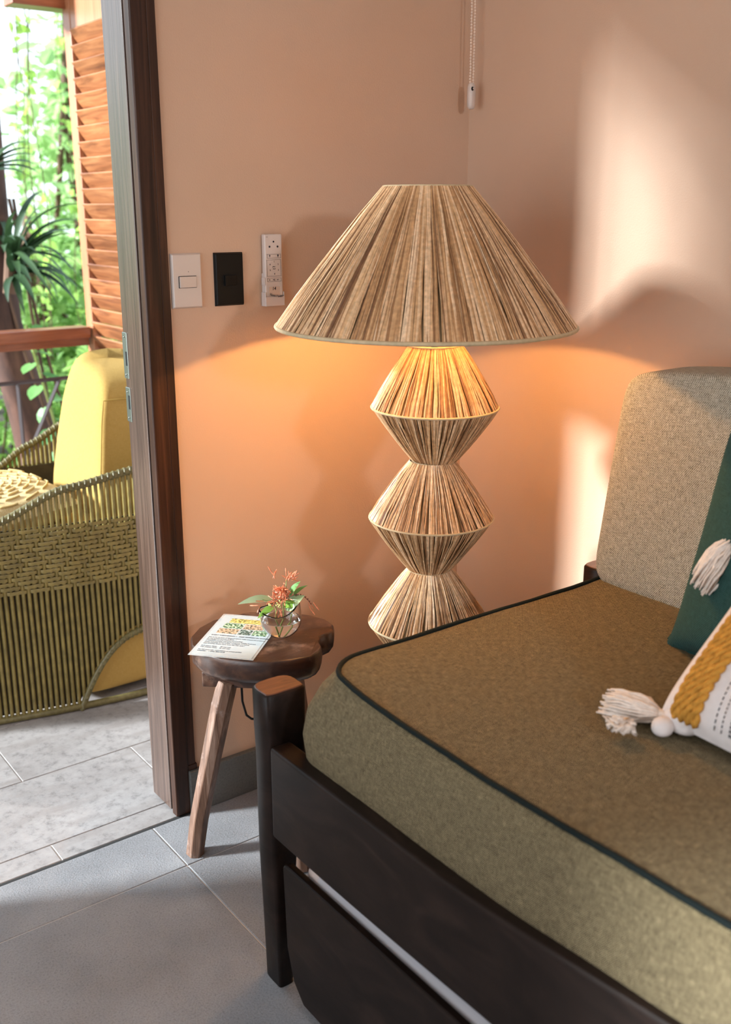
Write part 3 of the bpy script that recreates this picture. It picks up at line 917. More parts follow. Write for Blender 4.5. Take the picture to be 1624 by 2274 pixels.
def leaf_mesh(L, Wd, curl=0.15, seg=6, fold=0.12, tip=1.6):
    vs = []; fs = []
    for i in range(seg + 1):
        t = i / seg
        w = Wd * 0.5 * (math.sin(PI * min(1, t ** 0.8)) ** 0.8) * (1 - 0.25 * t) if 0 < t < 1 else 0.0006
        x = L * t; z = -curl * L * t * t + 0.05 * L * math.sin(PI * t)
        vs += [(x, -w, z + fold * w), (x, 0, z), (x, w, z + fold * w)]
    for i in range(seg):
        b0 = 3 * i
        fs += [(b0, b0 + 3, b0 + 4, b0 + 1), (b0 + 1, b0 + 4, b0 + 5, b0 + 2)]
    q = MB(); q.add(vs, fs)
    me = q.mesh('leaf'); me.polygons.foreach_set('use_smooth', [True] * len(me.polygons))
    return me
def orient(o, p, d, roll=0.0):
    o.location = p
    o.rotation_euler = (Vector(d).normalized().to_track_quat('X', 'Z') @ __import__('mathutils').Quaternion((1, 0, 0), roll)).to_euler()
fm = MB()
fm.tube([(0, 0, 0), (0.006, 0, 0), (0.014, 0, 0.0006), (0.019, 0, 0.001)], [0.0005, 0.0010, 0.0013, 0.0007], 6)
flower_me = fm.mesh('flower'); flower_me.materials.append(M['flower'])
bm_ = MB(); bm_.sphere((0, 0, 0), 0.0024, 8, 6); berry_me = bm_.mesh('berry'); berry_me.materials.append(M['berry'])
def sprig(label, path, leaves, clusters, berries=()):
    base = Vector(path[0])
    t = thing('flower_sprig', base, label, 'flower')
    q = MB(); q.tube([Vector(p) - base for p in path], [0.0014] * (len(path) - 1) + [0.0008], 6)
    q.build('stem', 'stem', t, smooth=True)
    for p, d, L, Wd, roll, mat in leaves:
        me = leaf_mesh(L, Wd); me.materials.append(M[mat])
        o = bpy.data.objects.new('leaf', me); COL.objects.link(o); o.parent = t
        orient(o, Vector(p) - base, d, roll)
    for c, d, n_, spread in clusters:
        c = Vector(c); d = Vector(d).normalized()
        for k in range(n_):
            v = (d + Vector([random.gauss(0, spread) for _ in range(3)])).normalized()
            o = bpy.data.objects.new('flower', flower_me); COL.objects.link(o); o.parent = t
            orient(o, c - base + Vector([random.gauss(0, 0.004) for _ in range(3)]), v)
            o.scale = [random.uniform(0.75, 1.15)] * 3
    for p in berries:
        o = bpy.data.objects.new('berry', berry_me); COL.objects.link(o); o.parent = t; o.location = Vector(p) - base
    return t
V = Vector((VX, VY, VZ))
# camera-right and camera-up help to place the sprigs as seen in the room
RT = Vector((0.80, -0.60, 0)); AW = Vector((0.60, 0.80, 0)); UP = Vector((0, 0, 1))
def at(r, u, a=0.0): return V + RT * r + UP * u + AW * a
sprig('tall orange tube-flower sprig reaching highest above the glass vase',
      [at(-0.004, 0.014), at(0.006, 0.040), at(0.006, 0.075), at(0.012, 0.105, 0.004), at(0.014, 0.140, 0.006)],
      [(at(0.020, 0.098), RT * 0.5 + UP * 0.9, 0.042, 0.022, 0.5, 'leaf_phil'), (at(0.030, 0.100), RT * 0.75 + UP * 0.75, 0.040, 0.018, -0.8, 'leaf_phil'),
       (at(0.012, 0.085), RT * 0.9 - AW * 0.3 + UP * 0.1, 0.03, 0.016, 0.2, 'leaf_small')],
      [(at(0.006, 0.112), -RT * 0.9 - UP * 0.25 - AW * .3, 34, 0.5), (at(0.018, 0.138), RT * 0.5 + UP * 0.5, 16, 0.7), (at(0.012, 0.118), -UP * 0.7 - AW * 0.5, 16, 0.5),
       (at(0.030, 0.140), RT * 0.5 + UP * 0.8, 5, 0.35), (at(-0.014, 0.140), -RT * .3 + UP * 0.6, 4, 0.7)])
sprig('low sprig with a long pale leaf and buds leaning toward the leaflet',
      [at(-0.002, 0.012, 0.004), at(-0.012, 0.040), at(-0.010, 0.066), at(-0.016, 0.082), at(-0.040, 0.090)],
      [(at(-0.016, 0.090), -RT + UP * 0.02 - AW * 0.1, 0.078, 0.030, 1.05, 'leaf_variegated'),
       (at(-0.014, 0.074, -0.012), -RT * 0.9 - UP * 0.25 - AW * 0.5, 0.044, 0.036, 1.0, 'leaf_small')],
      [(at(-0.046, 0.082), -RT - UP * 0.1 - AW * .2, 5, 0.3), (at(-0.012, 0.088), -RT * .4 + UP * .4 - AW * .5, 18, 0.8), (at(-0.004, 0.066), -UP * 1 - AW * .2, 6, 0.4)],
      [at(-0.010 + random.uniform(-.014, .014), 0.082 + random.uniform(-.006, .01), -0.012 + random.uniform(-.008, .008)) for _ in range(14)])
sprig('right-hand sprig with a pale ribbed leaf and a bending string of buds',
      [at(0.003, 0.012, -0.002), at(0.018, 0.030), at(0.026, 0.060), at(0.028, 0.085), at(0.036, 0.098)],
      [(at(0.010, 0.066), RT * 0.75 + UP * 0.75 - AW * 0.2, 0.056, 0.036, 0.9, 'leaf_variegated'), (at(0.006, 0.080), RT * 0.9 + UP * 0.1 - AW * .4, 0.034, 0.024, 0.8, 'leaf_small')],
      [(at(0.012, 0.094), RT * 0.2 - AW * 0.5 + UP * 0.2, 22, 0.85), (at(0.066, 0.080), RT * 0.5 - UP * 1, 4, 0.3)],
      [])
bs = bpy.data.objects['flower_sprig.002']
bp_ = [at(0.034, 0.098), at(0.044, 0.100), at(0.054, 0.096), at(0.062, 0.088), at(0.068, 0.078)]
q = MB(); b0 = Vector(bs.location); q.tube([p - b0 for p in bp_], 0.0008, 6); q.build('bud_string', 'stem_brown', bs)
for i in range(8):
    t_ = i / 7 * 3.999; k = int(t_); p = bp_[k].lerp(bp_[min(4, k + 1)], t_ - k)
    q = MB(); q.sphere(p - b0 + UP * 0.0022, 0.0018, 7, 5); q.build('bud', 'stem_brown', bs, smooth=True)

# ------------------------------------------------------------------ daybed
DX = -1.028
db = thing('daybed', (DX, -0.615, 0), 'dark rustic wooden daybed frame standing along the right wall', 'daybed')
DO = Vector((DX, -0.615, 0))
def post(cx, cy, ztop, name='post', k_=1.0):
    q = MB(); vs = []
    def ring(z, sx, sy, ox=0, oy=0):
        pts = []
        # rounded outer and far sides, flat near side
        for k in range(20):
            a = 2 * PI * k / 20
            x = math.copysign(abs(math.cos(a)) ** 0.55, math.cos(a)); y = math.copysign(abs(math.sin(a)) ** 0.75, math.sin(a))
            if y < 0: y = -min(1, abs(y) ** 0.22)
            pts.append((cx + ox + x * sx - DO.x, cy + oy + y * sy - DO.y, z))
        return pts
    zs = [(0.0, 0.016, 0.030, -0.012, 0.002), (0.15, 0.021, 0.031, -0.012, 0.001), (0.30, 0.029, 0.032, -0.010, 0), (0.50, 0.040, 0.033, 0, 0), (0.56, 0.0425, 0.034, 0, 0), (ztop - 0.004, 0.0435, 0.0335, 0, 0), (ztop, 0.040, 0.030, 0, 0)]
    for z, sx, sy, ox, oy in zs: vs += ring(z, sx * k_, sy * k_, ox, oy)
    fs = []
    for i in range(len(zs) - 1):
        for k in range(20):
            a = i * 20 + k; b_ = i * 20 + (k + 1) % 20
            fs.append((a, b_, b_ + 20, a + 20))
    fs.append(tuple(range(19, -1, -1)))
    q.add(vs, fs)
    o = q.build(name, 'daybed', db, smooth=True)
    q = MB(); tp = ring(ztop, 0.040 * k_, 0.030 * k_); tp2 = ring(ztop + 0.0015, 0.0385 * k_, 0.0285 * k_)
    q.add(tp + tp2, [(k, (k + 1) % 20, 20 + (k + 1) % 20, 20 + k) for k in range(20)] + [tuple(range(20, 40))])
    q.build('end_grain', 'daybed_top', o)
    return o
post(-1.002, -0.612, 0.632)
post(-1.002, -2.72, 0.632)
post(-0.165, -0.640, 0.692, k_=0.8)
post(-0.075, -2.72, 0.712, k_=0.8)
def rail(x0, x1, y0, y1, z0, z1, name='rail', wob=0.004):
    q = MB(); N = 26; vs = []; fs = []
    for i in range(N + 1):
        y = y0 + (y1 - y0) * i / N
        w = wob * noise.noise(Vector((y * 2.3, x0 * 5, 1))); w2 = wob * noise.noise(Vector((y * 2.1, x0 * 5, 7))) + 0.03 * min(1, max(0, (-1.15 - y) / 0.4)); w += 0.006 * min(1, max(0, (-0.7 - y) / 0.5))
        vs += [(x0 - DO.x + w * .5, y - DO.y, z0 + w), (x1 - DO.x, y - DO.y, z0 + w), (x1 - DO.x, y - DO.y, z1 + w2), (x0 - DO.x + w2 * .5, y - DO.y, z1 + w2)]
    for i in range(N):
        for k in range(4):
            a = i * 4 + k; b_ = i * 4 + (k + 1) % 4
            fs.append((a, a + 4, b_ + 4, b_))
    fs += [(0, 1, 2, 3), (N * 4 + 3, N * 4 + 2, N * 4 + 1, N * 4)]
    q.add(vs, fs)
    return q.build(name, 'daybed', db, bevel=0.006, seg=3, smooth=False)
rail(-1.0425, -0.998, -0.6455, -2.70, 0.348, 0.533, 'front_rail')
rail(-0.155, -0.115, -0.66, -2.70, 0.348, 0.533, 'back_rail')
q = MB()
for yy in (-0.613, -2.72):
    q = slab((-0.965 - DO.x, yy - 0.018 - DO.y, 0.33), (-0.17 - DO.x, yy + 0.018 - DO.y, 0.50)); q.build('end_rail', 'daybed', db, bevel=0.005)
for k in range(17):
    yy = -0.72 - k * 0.12
    slab((-0.985 - DO.x, yy - 0.035 - DO.y, 0.468), (-0.155 - DO.x, yy + 0.035 - DO.y, 0.488)).build('slat', 'daybed', db, bevel=0.002, seg=1)

# pull-out trundle below
tr = thing('trundle_drawer', (-1.0, -0.66, 0), 'low dark wooden trundle board holding a white mattress under the daybed', 'trundle bed')
TO = Vector((-1.0, -0.66, 0))
q = MB(); prof = [(-0.664, 0.292), (-0.670, 0.299), (-2.64, 0.301), (-2.66, 0.29), (-2.66, 0.06), (-2.62, 0.022), (-0.725, 0.022), (-0.692, 0.055), (-0.672, 0.12)]
vs = [(-1.033 - TO.x, y - TO.y, z) for y, z in prof] + [(-1.0145 - TO.x, y - TO.y, z) for y, z in prof]
k = len(prof)
q.add(vs, [tuple(range(k)), tuple(range(2 * k - 1, k - 1, -1))] + [(i, (i + 1) % k + k - k, (i + 1) % k + k, i + k)[::-1] for i in range(k)])
tb = q.build('front_board', 'daybed', tr, bevel=0.004, seg=2)
bm = bmesh.new(); bm.from_mesh(tb.data); bmesh.ops.recalc_face_normals(bm, faces=bm.faces); bm.to_mesh(tb.data); bm.free()
vs, fs = superq(0.425, 0.98, 0.055, 64, 16, 0.12, 0.06)
q = MB(); q.add([(x - 0.588 - TO.x, y - 1.665 - TO.y, z + 0.2445) for x, y, z in vs], fs)
q.build('mattress', 'mattress', tr, smooth=True)
q = MB()
for xx in (-0.95, -0.16):
    for yy in (-0.75, -2.55):
        q.tube([(xx - 0.012 - TO.x, yy - TO.y, 0.024), (xx + 0.012 - TO.x, yy - TO.y, 0.024)], 0.024, 14)
q.build('wheels', 'black_metal', tr)
q = slab((-1.014 - TO.x, -2.62 - TO.y, 0.045), (-0.14 - TO.x, -0.70 - TO.y, 0.16)); q.build('box', 'daybed', tr)

# seat cushion: a soft-cornered block with dark piping round the top panel
cu = thing('seat_cushion', (-0.56, -1.65, 0.49), 'thick olive taupe seat cushion with dark piping on the daybed', 'cushion')
CO = Vector((-0.56, -1.65, 0.49))
X0, X1, Y0, Y1 = -1.012, -0.165, -2.69, -0.672
def rrect(x0, x1, y0, y1, r, n=8):
    pts = []
    for cx, cy, a0 in ((x1 - r, y1 - r, 0), (x0 + r, y1 - r, PI / 2), (x0 + r, y0 + r, PI), (x1 - r, y0 + r, 1.5 * PI)):
        for k in range(n + 1):
            a = a0 + PI / 2 * k / n
            pts.append((cx + r * math.cos(a), cy + r * math.sin(a)))
    # densify the long sides
    res = []
    for i, p in enumerate(pts):
        res.append(p); q_ = pts[(i + 1) % len(pts)]
        d = math.hypot(q_[0] - p[0], q_[1] - p[1]); m_ = int(d / 0.045)
        for j in range(1, m_ + 1):
            t = j / (m_ + 1); res.append((p[0] + (q_[0] - p[0]) * t, p[1] + (q_[1] - p[1]) * t))
    return res
base_pts = rrect(X0, X1, Y0, Y1, 0.075)
def inset(p, d):
    cx, cy = (X0 + X1) / 2, (Y0 + Y1) / 2
    hx, hy = (X1 - X0) / 2, (Y1 - Y0) / 2
    return (cx + (p[0] - cx) * (hx - d) / hx, cy + (p[1] - cy) * (hy - d) / hy)
def warp(x, y, am):
    y2 = y - am * (0.024 * math.exp(-((y - Y1) / 0.10) ** 2))
    x2 = x + am * (0.020 * math.exp(-((y + 0.69) / 0.13) ** 2) - 0.012 * math.exp(-((y + 1.18) / 0.25) ** 2)) * (1 if x < -0.6 else 0)
    return x2, y2
def sag(x, y):
    s = 0.004 * noise.noise(Vector((x * 3, y * 3, 0))) + 0.0022 * noise.noise(Vector((x * 9, y * 9, 4)))
    return s
levels = [(0.030, 0.488), (0.006, 0.500), (-0.002, 0.535), (-0.006, 0.575), (-0.004, 0.62), (0.002, 0.660), (0.012, 0.686), (0.024, 0.700)]
q = MB(); vs = []; fs = []; n_ = len(base_pts)
for li, (d, z) in enumerate(levels):
    for p in base_pts:
        x, y = inset(p, d)
        x, y = warp(x, y, max(0, min(1, (z - 0.60) / 0.10)))
        w = 0.006 * noise.noise(Vector((x * 6, y * 6, z * 9))) if 1 < li < 7 else 0
        edge = 0.0
        vs.append((x + w * (1 if x > -0.6 else -1) - CO.x, y + w - CO.y, z + (sag(x, y) if li > 5 else 0) - CO.z))
for i in range(len(levels) - 1):
    for k in range(n_):
        a = i * n_ + k; b_ = i * n_ + (k + 1) % n_
        fs.append((a, b_, b_ + n_, a + n_))
fs.append(tuple(range(n_ - 1, -1, -1)))
q.add(vs, fs)
q.build('side_band', 'sofa', cu, smooth=True, uv=1)
# top panel: concentric rings inside the piping
q = MB(); vs = []; fs = []
steps = [0.024, 0.036, 0.06, 0.10, 0.15, 0.21, 0.28, 0.36, 0.42]
for d in steps:
    for p in base_pts:
        x, y = inset(p, min(d, 0.42))
        x, y = warp(x, y, max(0, 1 - (d - 0.024) / 0.15))
        dome = 0.010 * min(1, (d - 0.024) / 0.15) ** 0.7
        pk = 0.0016 * math.sin(28 * y + 3 * math.sin(9 * x)) * max(0, 1 - abs(d - 0.05) / 0.05)
        wr = 0.0035 * math.exp(-((x + 0.80 + 0.35 * (y + 1.25)) ** 2) / 0.0006) * math.exp(-((y + 1.22) ** 2) / 0.02)
        vs.append((x - CO.x, y - CO.y, 0.700 + sag(x, y) + dome + pk + wr - CO.z))
for i in range(len(steps) - 1):
    for k in range(n_):
        a = i * n_ + k; b_ = i * n_ + (k + 1) % n_
        fs.append((a, b_, b_ + n_, a + n_))
fs.append(tuple((len(steps) - 1) * n_ + k for k in range(n_)))
q.add(vs, fs); q.build('top_panel', 'sofa', cu, smooth=True, uv=1)
q = MB()
P = []
for p in base_pts + [base_pts[0]]:
    x, y = warp(*inset(p, 0.023), 1); P.append((x - CO.x, y - CO.y, 0.7015 + sag(x, y) - CO.z))
q.tube(P, 0.0048, 8, cap=False); q.build('piping', 'piping', cu, smooth=True)

# back cushion leaning on the right wall side
bk = thing('back_cushion', (-0.18, -1.10, 0.70), 'tall taupe woven back cushion standing against the right wall', 'cushion')
BO = Vector((-0.18, -1.10, 0.70))
def fb(p):
    t = (p.z + 0.235) / 0.47
    x = p.x + 0.030 * (t - 0.5) * -1 + 0.045 * (t - .5)
    y = p.y
    y -= 0.045 * t if y > 0 else -0.045 * t * 0
    z = p.z + 0.022 * math.sin(min(1, max(0, (0.31 - y) / 0.5)) * PI * 0.5) * max(0, t)
    return Vector((x, y, z))
vs, fs = superq(0.082, 0.42, 0.235, 80, 44, 0.18, 0.18, fb)
q = MB(); q.add([(x - 0.190 - BO.x, y - 1.118 - BO.y, z + 0.922 - BO.z) for x, y, z in vs], fs)
q.build('cover', 'backrest', bk, smooth=True, uv=1)

# ------------------------------------------------------------------ pillows
def pillow_vs(w, h, th, n=34, pinch=0.035, noise_seed=0, ears=0.0):
    """two quilt-puffed faces: returns front grid and back grid"""
    def pt(i, j, s):
        u = -1 + 2 * i / n; v = -1 + 2 * j / n
        uu = u * (1 - pinch * (1 - abs(u)) * 0 - pinch * (v * v) * 0 ); 
        ear = ears * (abs(u * v)) ** 8 if u < 0 and v < 0 else 0.0
        ex = 1 - pinch * (1 - v * v) + ear; ey = 1 - pinch * (1 - u * u) + ear
        a = max(0.0, (1 - u ** 4)) * max(0.0, (1 - v ** 4))
        t = th / 2 * a ** 0.42
        t += 0.004 * noise.noise(Vector((u * 2.2, v * 2.2, noise_seed + s))) * a
        return Vector((u * w / 2 * ex, v * h / 2 * ey, s * t))
    return pt
def pillow_face(pt, n, s, sel=None):
    vs = [pt(i, j, s) for j in range(n + 1) for i in range(n + 1)]
    fs = []
    for j in range(n):
        for i in range(n):
            if sel is not None and not sel(i, j): continue
            a = j * (n + 1) + i
            f_ = (a, a + 1, a + n + 2, a + n + 1)
            fs.append(f_ if s > 0 else f_[::-1])
    return vs, fs
def frame(o, u, v):
    u = Vector(u).normalized(); v = Vector(v); v = (v - u * v.dot(u)).normalized(); w = u.cross(v)
    R_ = Matrix((u, v, w)).transposed()
    return R_
# teal pillow
tu = Vector((-0.30, -0.95, 0.0)); tv = Vector((0.095, -0.01, 0.43))
Rt = frame(None, tu, tv)
tc_ = Vector((-0.408, -1.004, 0.714)) + Rt @ Vector((0.250, 0.218, 0))
tp = thing('throw_pillow', tc_, 'dark teal throw pillow leaning on the tall back cushion', 'pillow', rot=Rt.to_euler())
n = 34
pt = pillow_vs(0.43, 0.44, 0.13, n, 0.05, 3, 0.24)
vs, fs = pillow_face(pt, n, 1); q = MB(); q.add(vs, fs); a_ = q.build('front_cover', 'teal', tp, smooth=True, uv=1)
vs, fs = pillow_face(pt, n, -1); q = MB(); q.add(vs, fs); q.build('back_cover', 'greyteal', tp, smooth=True, uv=1)
q = MB(); P = [pt(i, 0, 0) for i in range(n + 1)] + [pt(n, j, 0) for j in range(n + 1)] + [pt(i, n, 0) for i in range(n, -1, -1)] + [pt(0, j, 0) for j in range(n, -1, -1)]
P = [Vector((p.x, p.y, 0)) for k, p in enumerate(P) if k == 0 or (p - P[k - 1]).length > 1e-4]
q.tube(P, 0.004, 6, cap=False); q.build('seam', 'teal', tp, smooth=True)

# white pillow with mustard braid and charcoal stripes
wu = Vector((-0.08, -0.99, 0.0)); wv = Vector((0.74, 0.0, 0.67))
Rw = frame(None, wu, wv)
if (Rw @ Vector((0, 0, 1))).x > 0:
    pass
wc = Vector((-0.695, -1.205, 0.722)) + Rw @ Vector((0.20, 0.19, 0.0))
wp = thing('throw_pillow', wc, 'white tasselled pillow with a mustard braid band at the right edge', 'pillow', rot=Rw.to_euler())
n = 40
pt = pillow_vs(0.40, 0.38, 0.12, n, 0.02, 9)
FS = 1 if (Rw @ Vector((0, 0, 1))).x < 0 else -1
vs, fs = pillow_face(pt, n, FS); q = MB(); q.add(vs, fs); q.build('front_cover', 'white_cloth', wp, smooth=True, uv=1)
vs, fs = pillow_face(pt, n, -FS); q = MB(); q.add(vs, fs); q.build('back_cover', 'white_cloth', wp, smooth=True, uv=1)
def surf(u, v, lift=0.0):
    i = (u / 0.40 + 0.5) * n; j = (v / 0.38 + 0.5) * n
    i = min(max(i, 0), n); j = min(max(j, 0), n)
    p = pt(i, j, FS); p.z += FS * lift
    return p
# three-strand braid columns
q = MB()
for c in range(4):
    uc = -0.160 + c * 0.0125
    for s_ in (0, 1):
        P = []
        for k in range(97):
            v = -0.186 + 0.372 * k / 96
            ph = k * 2 * PI / 8 + s_ * PI
            P.append(surf(uc + 0.0045 * math.sin(ph), v, 0.0035 + 0.0022 * math.cos(ph)))
        q.tube(P, 0.0046, 6)
q.build('mustard_band', 'mustard', wp, smooth=True)
def dashed(u0, wdt, dash, name):
    q = MB()
    v = -0.18
    while v < 0.18:
        uo = 0.004 * math.sin(v * 22)
        q.tube([surf(u0 + uo, v, 0.0012), surf(u0 + uo, min(v + dash * 0.62, 0.185), 0.0012)], wdt, 4)
        v += dash
    o = q.build(name, 'charcoal', wp); return o
for u0, wd, ds in ((-0.092, 0.0009, 0.008), (-0.080, 0.0009, 0.006), (-0.066, 0.0013, 0.005), (-0.062, 0.0013, 0.005), (-0.058, 0.0013, 0.005), (-0.054, 0.0013, 0.005), (-0.040, 0.0009, 0.007), (-0.02, 0.001, 0.006)):
    dashed(u0, wd, ds, 'stripe')
def tassel(parent, world_inv, base, d, L, spread, n_=46, name='tassel', fold=None):
    base = Vector(base); d = Vector(d).normalized()
    q = MB()
    side = d.cross(Vector((0, 0, 1))); side = side.normalized() if side.length > 0.1 else Vector((1, 0, 0))
    up_ = side.cross(d).normalized()
    for k in range(n_):
        a = random.uniform(0, 2 * PI); rr = math.sqrt(random.random())
        s1 = side * math.cos(a) * rr + up_ * math.sin(a) * rr * 0.8
        Lk = L * random.uniform(0.8, 1.08)
        P = []
        for i in range(6):
            t = i / 5
            spr = spread * (math.sin(min(1, t * 1.6) * PI / 2)) * (1 - 0.12 * t)
            p = base + d * Lk * t + s1 * (0.004 + spr) + Vector((0, 0, 1)) * (-0.010 * t * t) + Vector([random.gauss(0, 0.0012) for _ in range(3)])
            if fold is not None and p.z < fold: p.z = fold + random.uniform(0, 0.004)
            P.append(world_inv @ p)
        q.tube(P, [0.0014, 0.0022, 0.0024, 0.0024, 0.0023, 0.0014], 5)
    q.build(name, 'tassel', parent, smooth=True)
    q = MB(); P = [world_inv @ (base - d * 0.010 + Vector((0, 0, 0))), world_inv @ base, world_inv @ (base + d * 0.012)]
    q.tube(P, [0.006, 0.0095, 0.008], 10); q.build('tassel_head', 'tassel', parent, smooth=True)
WI = (Matrix.Translation(wc) @ Rw.to_4x4()).inverted()
tassel(wp, WI, (-0.700, -1.218, 0.730), (-0.30, 0.93, 0.08), 0.088, 0.023, 150, fold=0.716)
q = MB()
for k in range(26):
    a = 2 * PI * random.random(); c_ = Vector((-0.775, -1.200, 0.727))
    P = [WI @ (c_ + Vector((random.gauss(0, .009), random.gauss(0, .011), random.uniform(-0.004, 0.012)))) for _ in range(4)]
    q.tube(P, 0.0030, 5)
q.build('tassel_knot', 'tassel', wp, smooth=True)
vs, fs = superq(0.0175, 0.016, 0.014, 18, 12, 0.9, 1.0); q = MB(); q.add([WI @ (Vector(v) + Vector((-0.722, -1.235, 0.727))) for v in vs], fs); q.build('corner_bobble', 'white_cloth', wp, smooth=True)
vs, fs = superq(0.026, 0.030, 0.020, 22, 14, 0.8, 0.9); q = MB(); q.add([WI @ (Vector(v) + Vector((-0.688, -1.247, 0.733))) for v in vs], fs); q.build('stuffed_corner', 'white_cloth', wp, smooth=True)
tassel(wp, WI, (-0.448, -1.158, 0.952), (-0.30, 0.42, -0.85), 0.098, 0.032, 230)
q = MB(); q.tube([WI @ Vector(p) for p in [(-0.448, -1.158, 0.955), (-0.435, -1.18, 0.972), (-0.412, -1.203, 0.975)]], 0.004, 6); q.build('tassel_cord', 'tassel', wp, smooth=True)

# ------------------------------------------------------------------ louvred shutter at the terrace end
SX = -0.24
shut = thing('louvred_shutter', (SX, 2.03, 0), 'cedar louvred shutter panel at the end of the terrace', 'shutter')
HO = Vector((SX, 2.03, 0))
slab((0 , -0.035, 0.02), (0.035, 0.033, 2.30)).build('stile', 'shutter_stile', shut, bevel=0.004)
slab((0, -0.72, 0.02), (0.035, -0.655, 2.30)).build('stile', 'shutter_stile', shut, bevel=0.004)
slab((0.002, -0.655, 2.105), (0.033, -0.035, 2.30)).build('top_rail', 'shutter_stile', shut, bevel=0.003)
slab((0.002, -0.655, 0.02), (0.033, -0.035, 0.12)).build('bottom_rail', 'shutter_stile', shut, bevel=0.003)
slat = MB()
Rs = Matrix.Rotation(math.radians(-33), 3, 'Y')
slat.box((0, 0, 0), (0.008, 0.618, 0.074), Rs)
slat_me = slat.mesh('slat'); slat_me.materials.append(M['shutter'])
z = 2.084 - 0.010
k = 0
while z > 0.14:
    o = bpy.data.objects.new('slat', slat_me); COL.objects.link(o); o.parent = shut
    o.location = (0.0165, -0.345, z)
    md = o.modifiers.new('bevel', 'BEVEL'); md.width = 0.0025; md.segments = 2
    z -= 0.0575; k += 1
# header beam end seen at the top
hb = thing('header_beam', (-0.42, 2.08, 2.18), 'red brown wooden beam end above the louvred shutter', 'beam')
slab((-0.02, -0.05, 0.0), (0.85, 0.05, 0.12)).build('beam', 'redwood', hb, bevel=0.003)

# railing
rl = thing('balcony_railing', (-0.25, 2.04, 0), 'terrace railing with red wooden handrail and grey iron bars', 'railing')
slab((-3.0, -0.045, 0.945), (-0.0, 0.045, 0.992)).build('handrail', 'redwood', rl, bevel=0.004)
slab((-3.0, -0.020, 0.915), (-0.0, 0.020, 0.945)).build('rail_support', 'redwood', rl)
def bar(p0, p1, r=0.0065):
    q = MB(); q.tube([p0, p1], r * 1.3, 4); q.build('bar', 'iron', rl)
bar((-3.0, 0, 0.786), (0.0, 0, 0.786))
bar((-3.0, 0, 0.10), (0.0, 0, 0.10))
bar((-0.305, 0, 0.786), (-0.305, 0, 0.10))
bar((-0.13, 0, 0.786), (-0.49, 0, 0.10))
bar((-0.66, 0, 0.786), (-0.13, 0, 0.10))
for kx in range(1, 4):
    dx = -0.75 * kx
    bar((-0.305 + dx, 0, 0.786), (-0.305 + dx, 0, 0.10)); bar((-0.13 + dx, 0, 0.786), (-0.49 + dx, 0, 0.10)); bar((-0.66 + dx, 0, 0.786), (-0.13 + dx, 0, 0.10))

# ------------------------------------------------------------------ wicker armchair
wk = thing('wicker_armchair', (-0.80, 1.07, 0), 'olive green woven wicker tub armchair on the terrace', 'armchair')
WO = Vector((-0.80, 1.07, 0))
ctrl = [(-1.45, 0.86), (-1.30, 0.80), (-1.10, 0.748), (-0.892, 0.700), (-0.67, 0.672), (-0.48, 0.70), (-0.34, 0.80), (-0.29, 0.98), (-0.29, 1.15), (-0.33, 1.33), (-0.45, 1.44), (-0.65, 1.475), (-0.88, 1.47), (-1.10, 1.45), (-1.30, 1.42), (-1.45, 1.38)]
def cat(P, n):
    res = []
    P = [Vector(p) for p in P]
    for i in range(len(P) - 1):
        p0 = P[max(i - 1, 0)]; p1 = P[i]; p2 = P[i + 1]; p3 = P[min(i + 2, len(P) - 1)]
        for k in range(n):
            t = k / n
            res.append(0.5 * ((2 * p1) + (p2 - p0) * t + (2 * p0 - 5 * p1 + 4 * p2 - p3) * t * t + (3 * p1 - p0 - 3 * p2 + p3) * t ** 3))
    res.append(P[-1]); return res
raw = cat(ctrl, 24)
cum = [0]
for a, b_ in zip(raw, raw[1:]): cum.append(cum[-1] + (b_ - a).length)
LT = cum[-1]
def along(s):
    s = min(max(s, 0), LT - 1e-6)
    lo = 0; hi = len(cum) - 1
    while hi - lo > 1:
        m_ = (lo + hi) // 2
        if cum[m_] <= s: lo = m_
        else: hi = m_
    t = (s - cum[lo]) / (cum[lo + 1] - cum[lo])
    return raw[lo].lerp(raw[lo + 1], t)
def nearest_s(x, y):
    p = Vector((x, y)); return cum[min(range(len(raw)), key=lambda i: (raw[i] - p).length)]
sA = nearest_s(-0.892, 0.70); sB = nearest_s(-0.67, 0.672); sF = nearest_s(-0.88, 1.47)
def lerpk(keys, s):
    for (a, va), (b_, vb) in zip(keys, keys[1:]):
        if s <= b_: 
            t = max(0, (s - a) / (b_ - a)); t = t * t * (3 - 2 * t) * 0.5 + t * 0.5
            return va + (vb - va) * t
    return keys[-1][1]
sm = LT / 2
topk = [(0, 0.44), (nearest_s(-1.28, 0.79), 0.50), (nearest_s(-1.08, 0.74), 0.612), (sA, 0.693), (sB, 0.727), (sm - 0.2, 0.75), (sm + .2, 0.75), (nearest_s(-0.58, 1.47), 0.725), (nearest_s(-0.72, 1.47), 0.655), (nearest_s(-0.85, 1.47), 0.585), (nearest_s(-1.1, 1.45), 0.46), (LT, 0.40)]
def top(s): return lerpk(topk, s)
def bot(s):
    if s <= sA: return 0.012
    if s < sA + 0.30:
        t = (s - sA) / 0.24
        return 0.225 * min(1, (1 - (1 - min(1, t)) ** 2.6)) + 0.012 * (t > 1) * (t - 1)
    e = LT - sA
    if s > e: return 0.012
    if s > e - 0.30:
        t = (e - s) / 0.24
        return 0.225 * min(1, (1 - (1 - min(1, t)) ** 2.6))
    return 0.235
def nrm(s):
    a = along(s - 0.004); b_ = along(s + 0.004); t = (b_ - a).normalized()
    return Vector((t.y, -t.x)), t          # outward (towards -y on the near side)
def p3(s, z, o=0.0):
    p = along(s); nv, _ = nrm(s)
    return Vector((p.x + nv.x * o, p.y + nv.y * o, z)) - WO
def tubeP(f, N): return [f(i / N) for i in range(N + 1)]
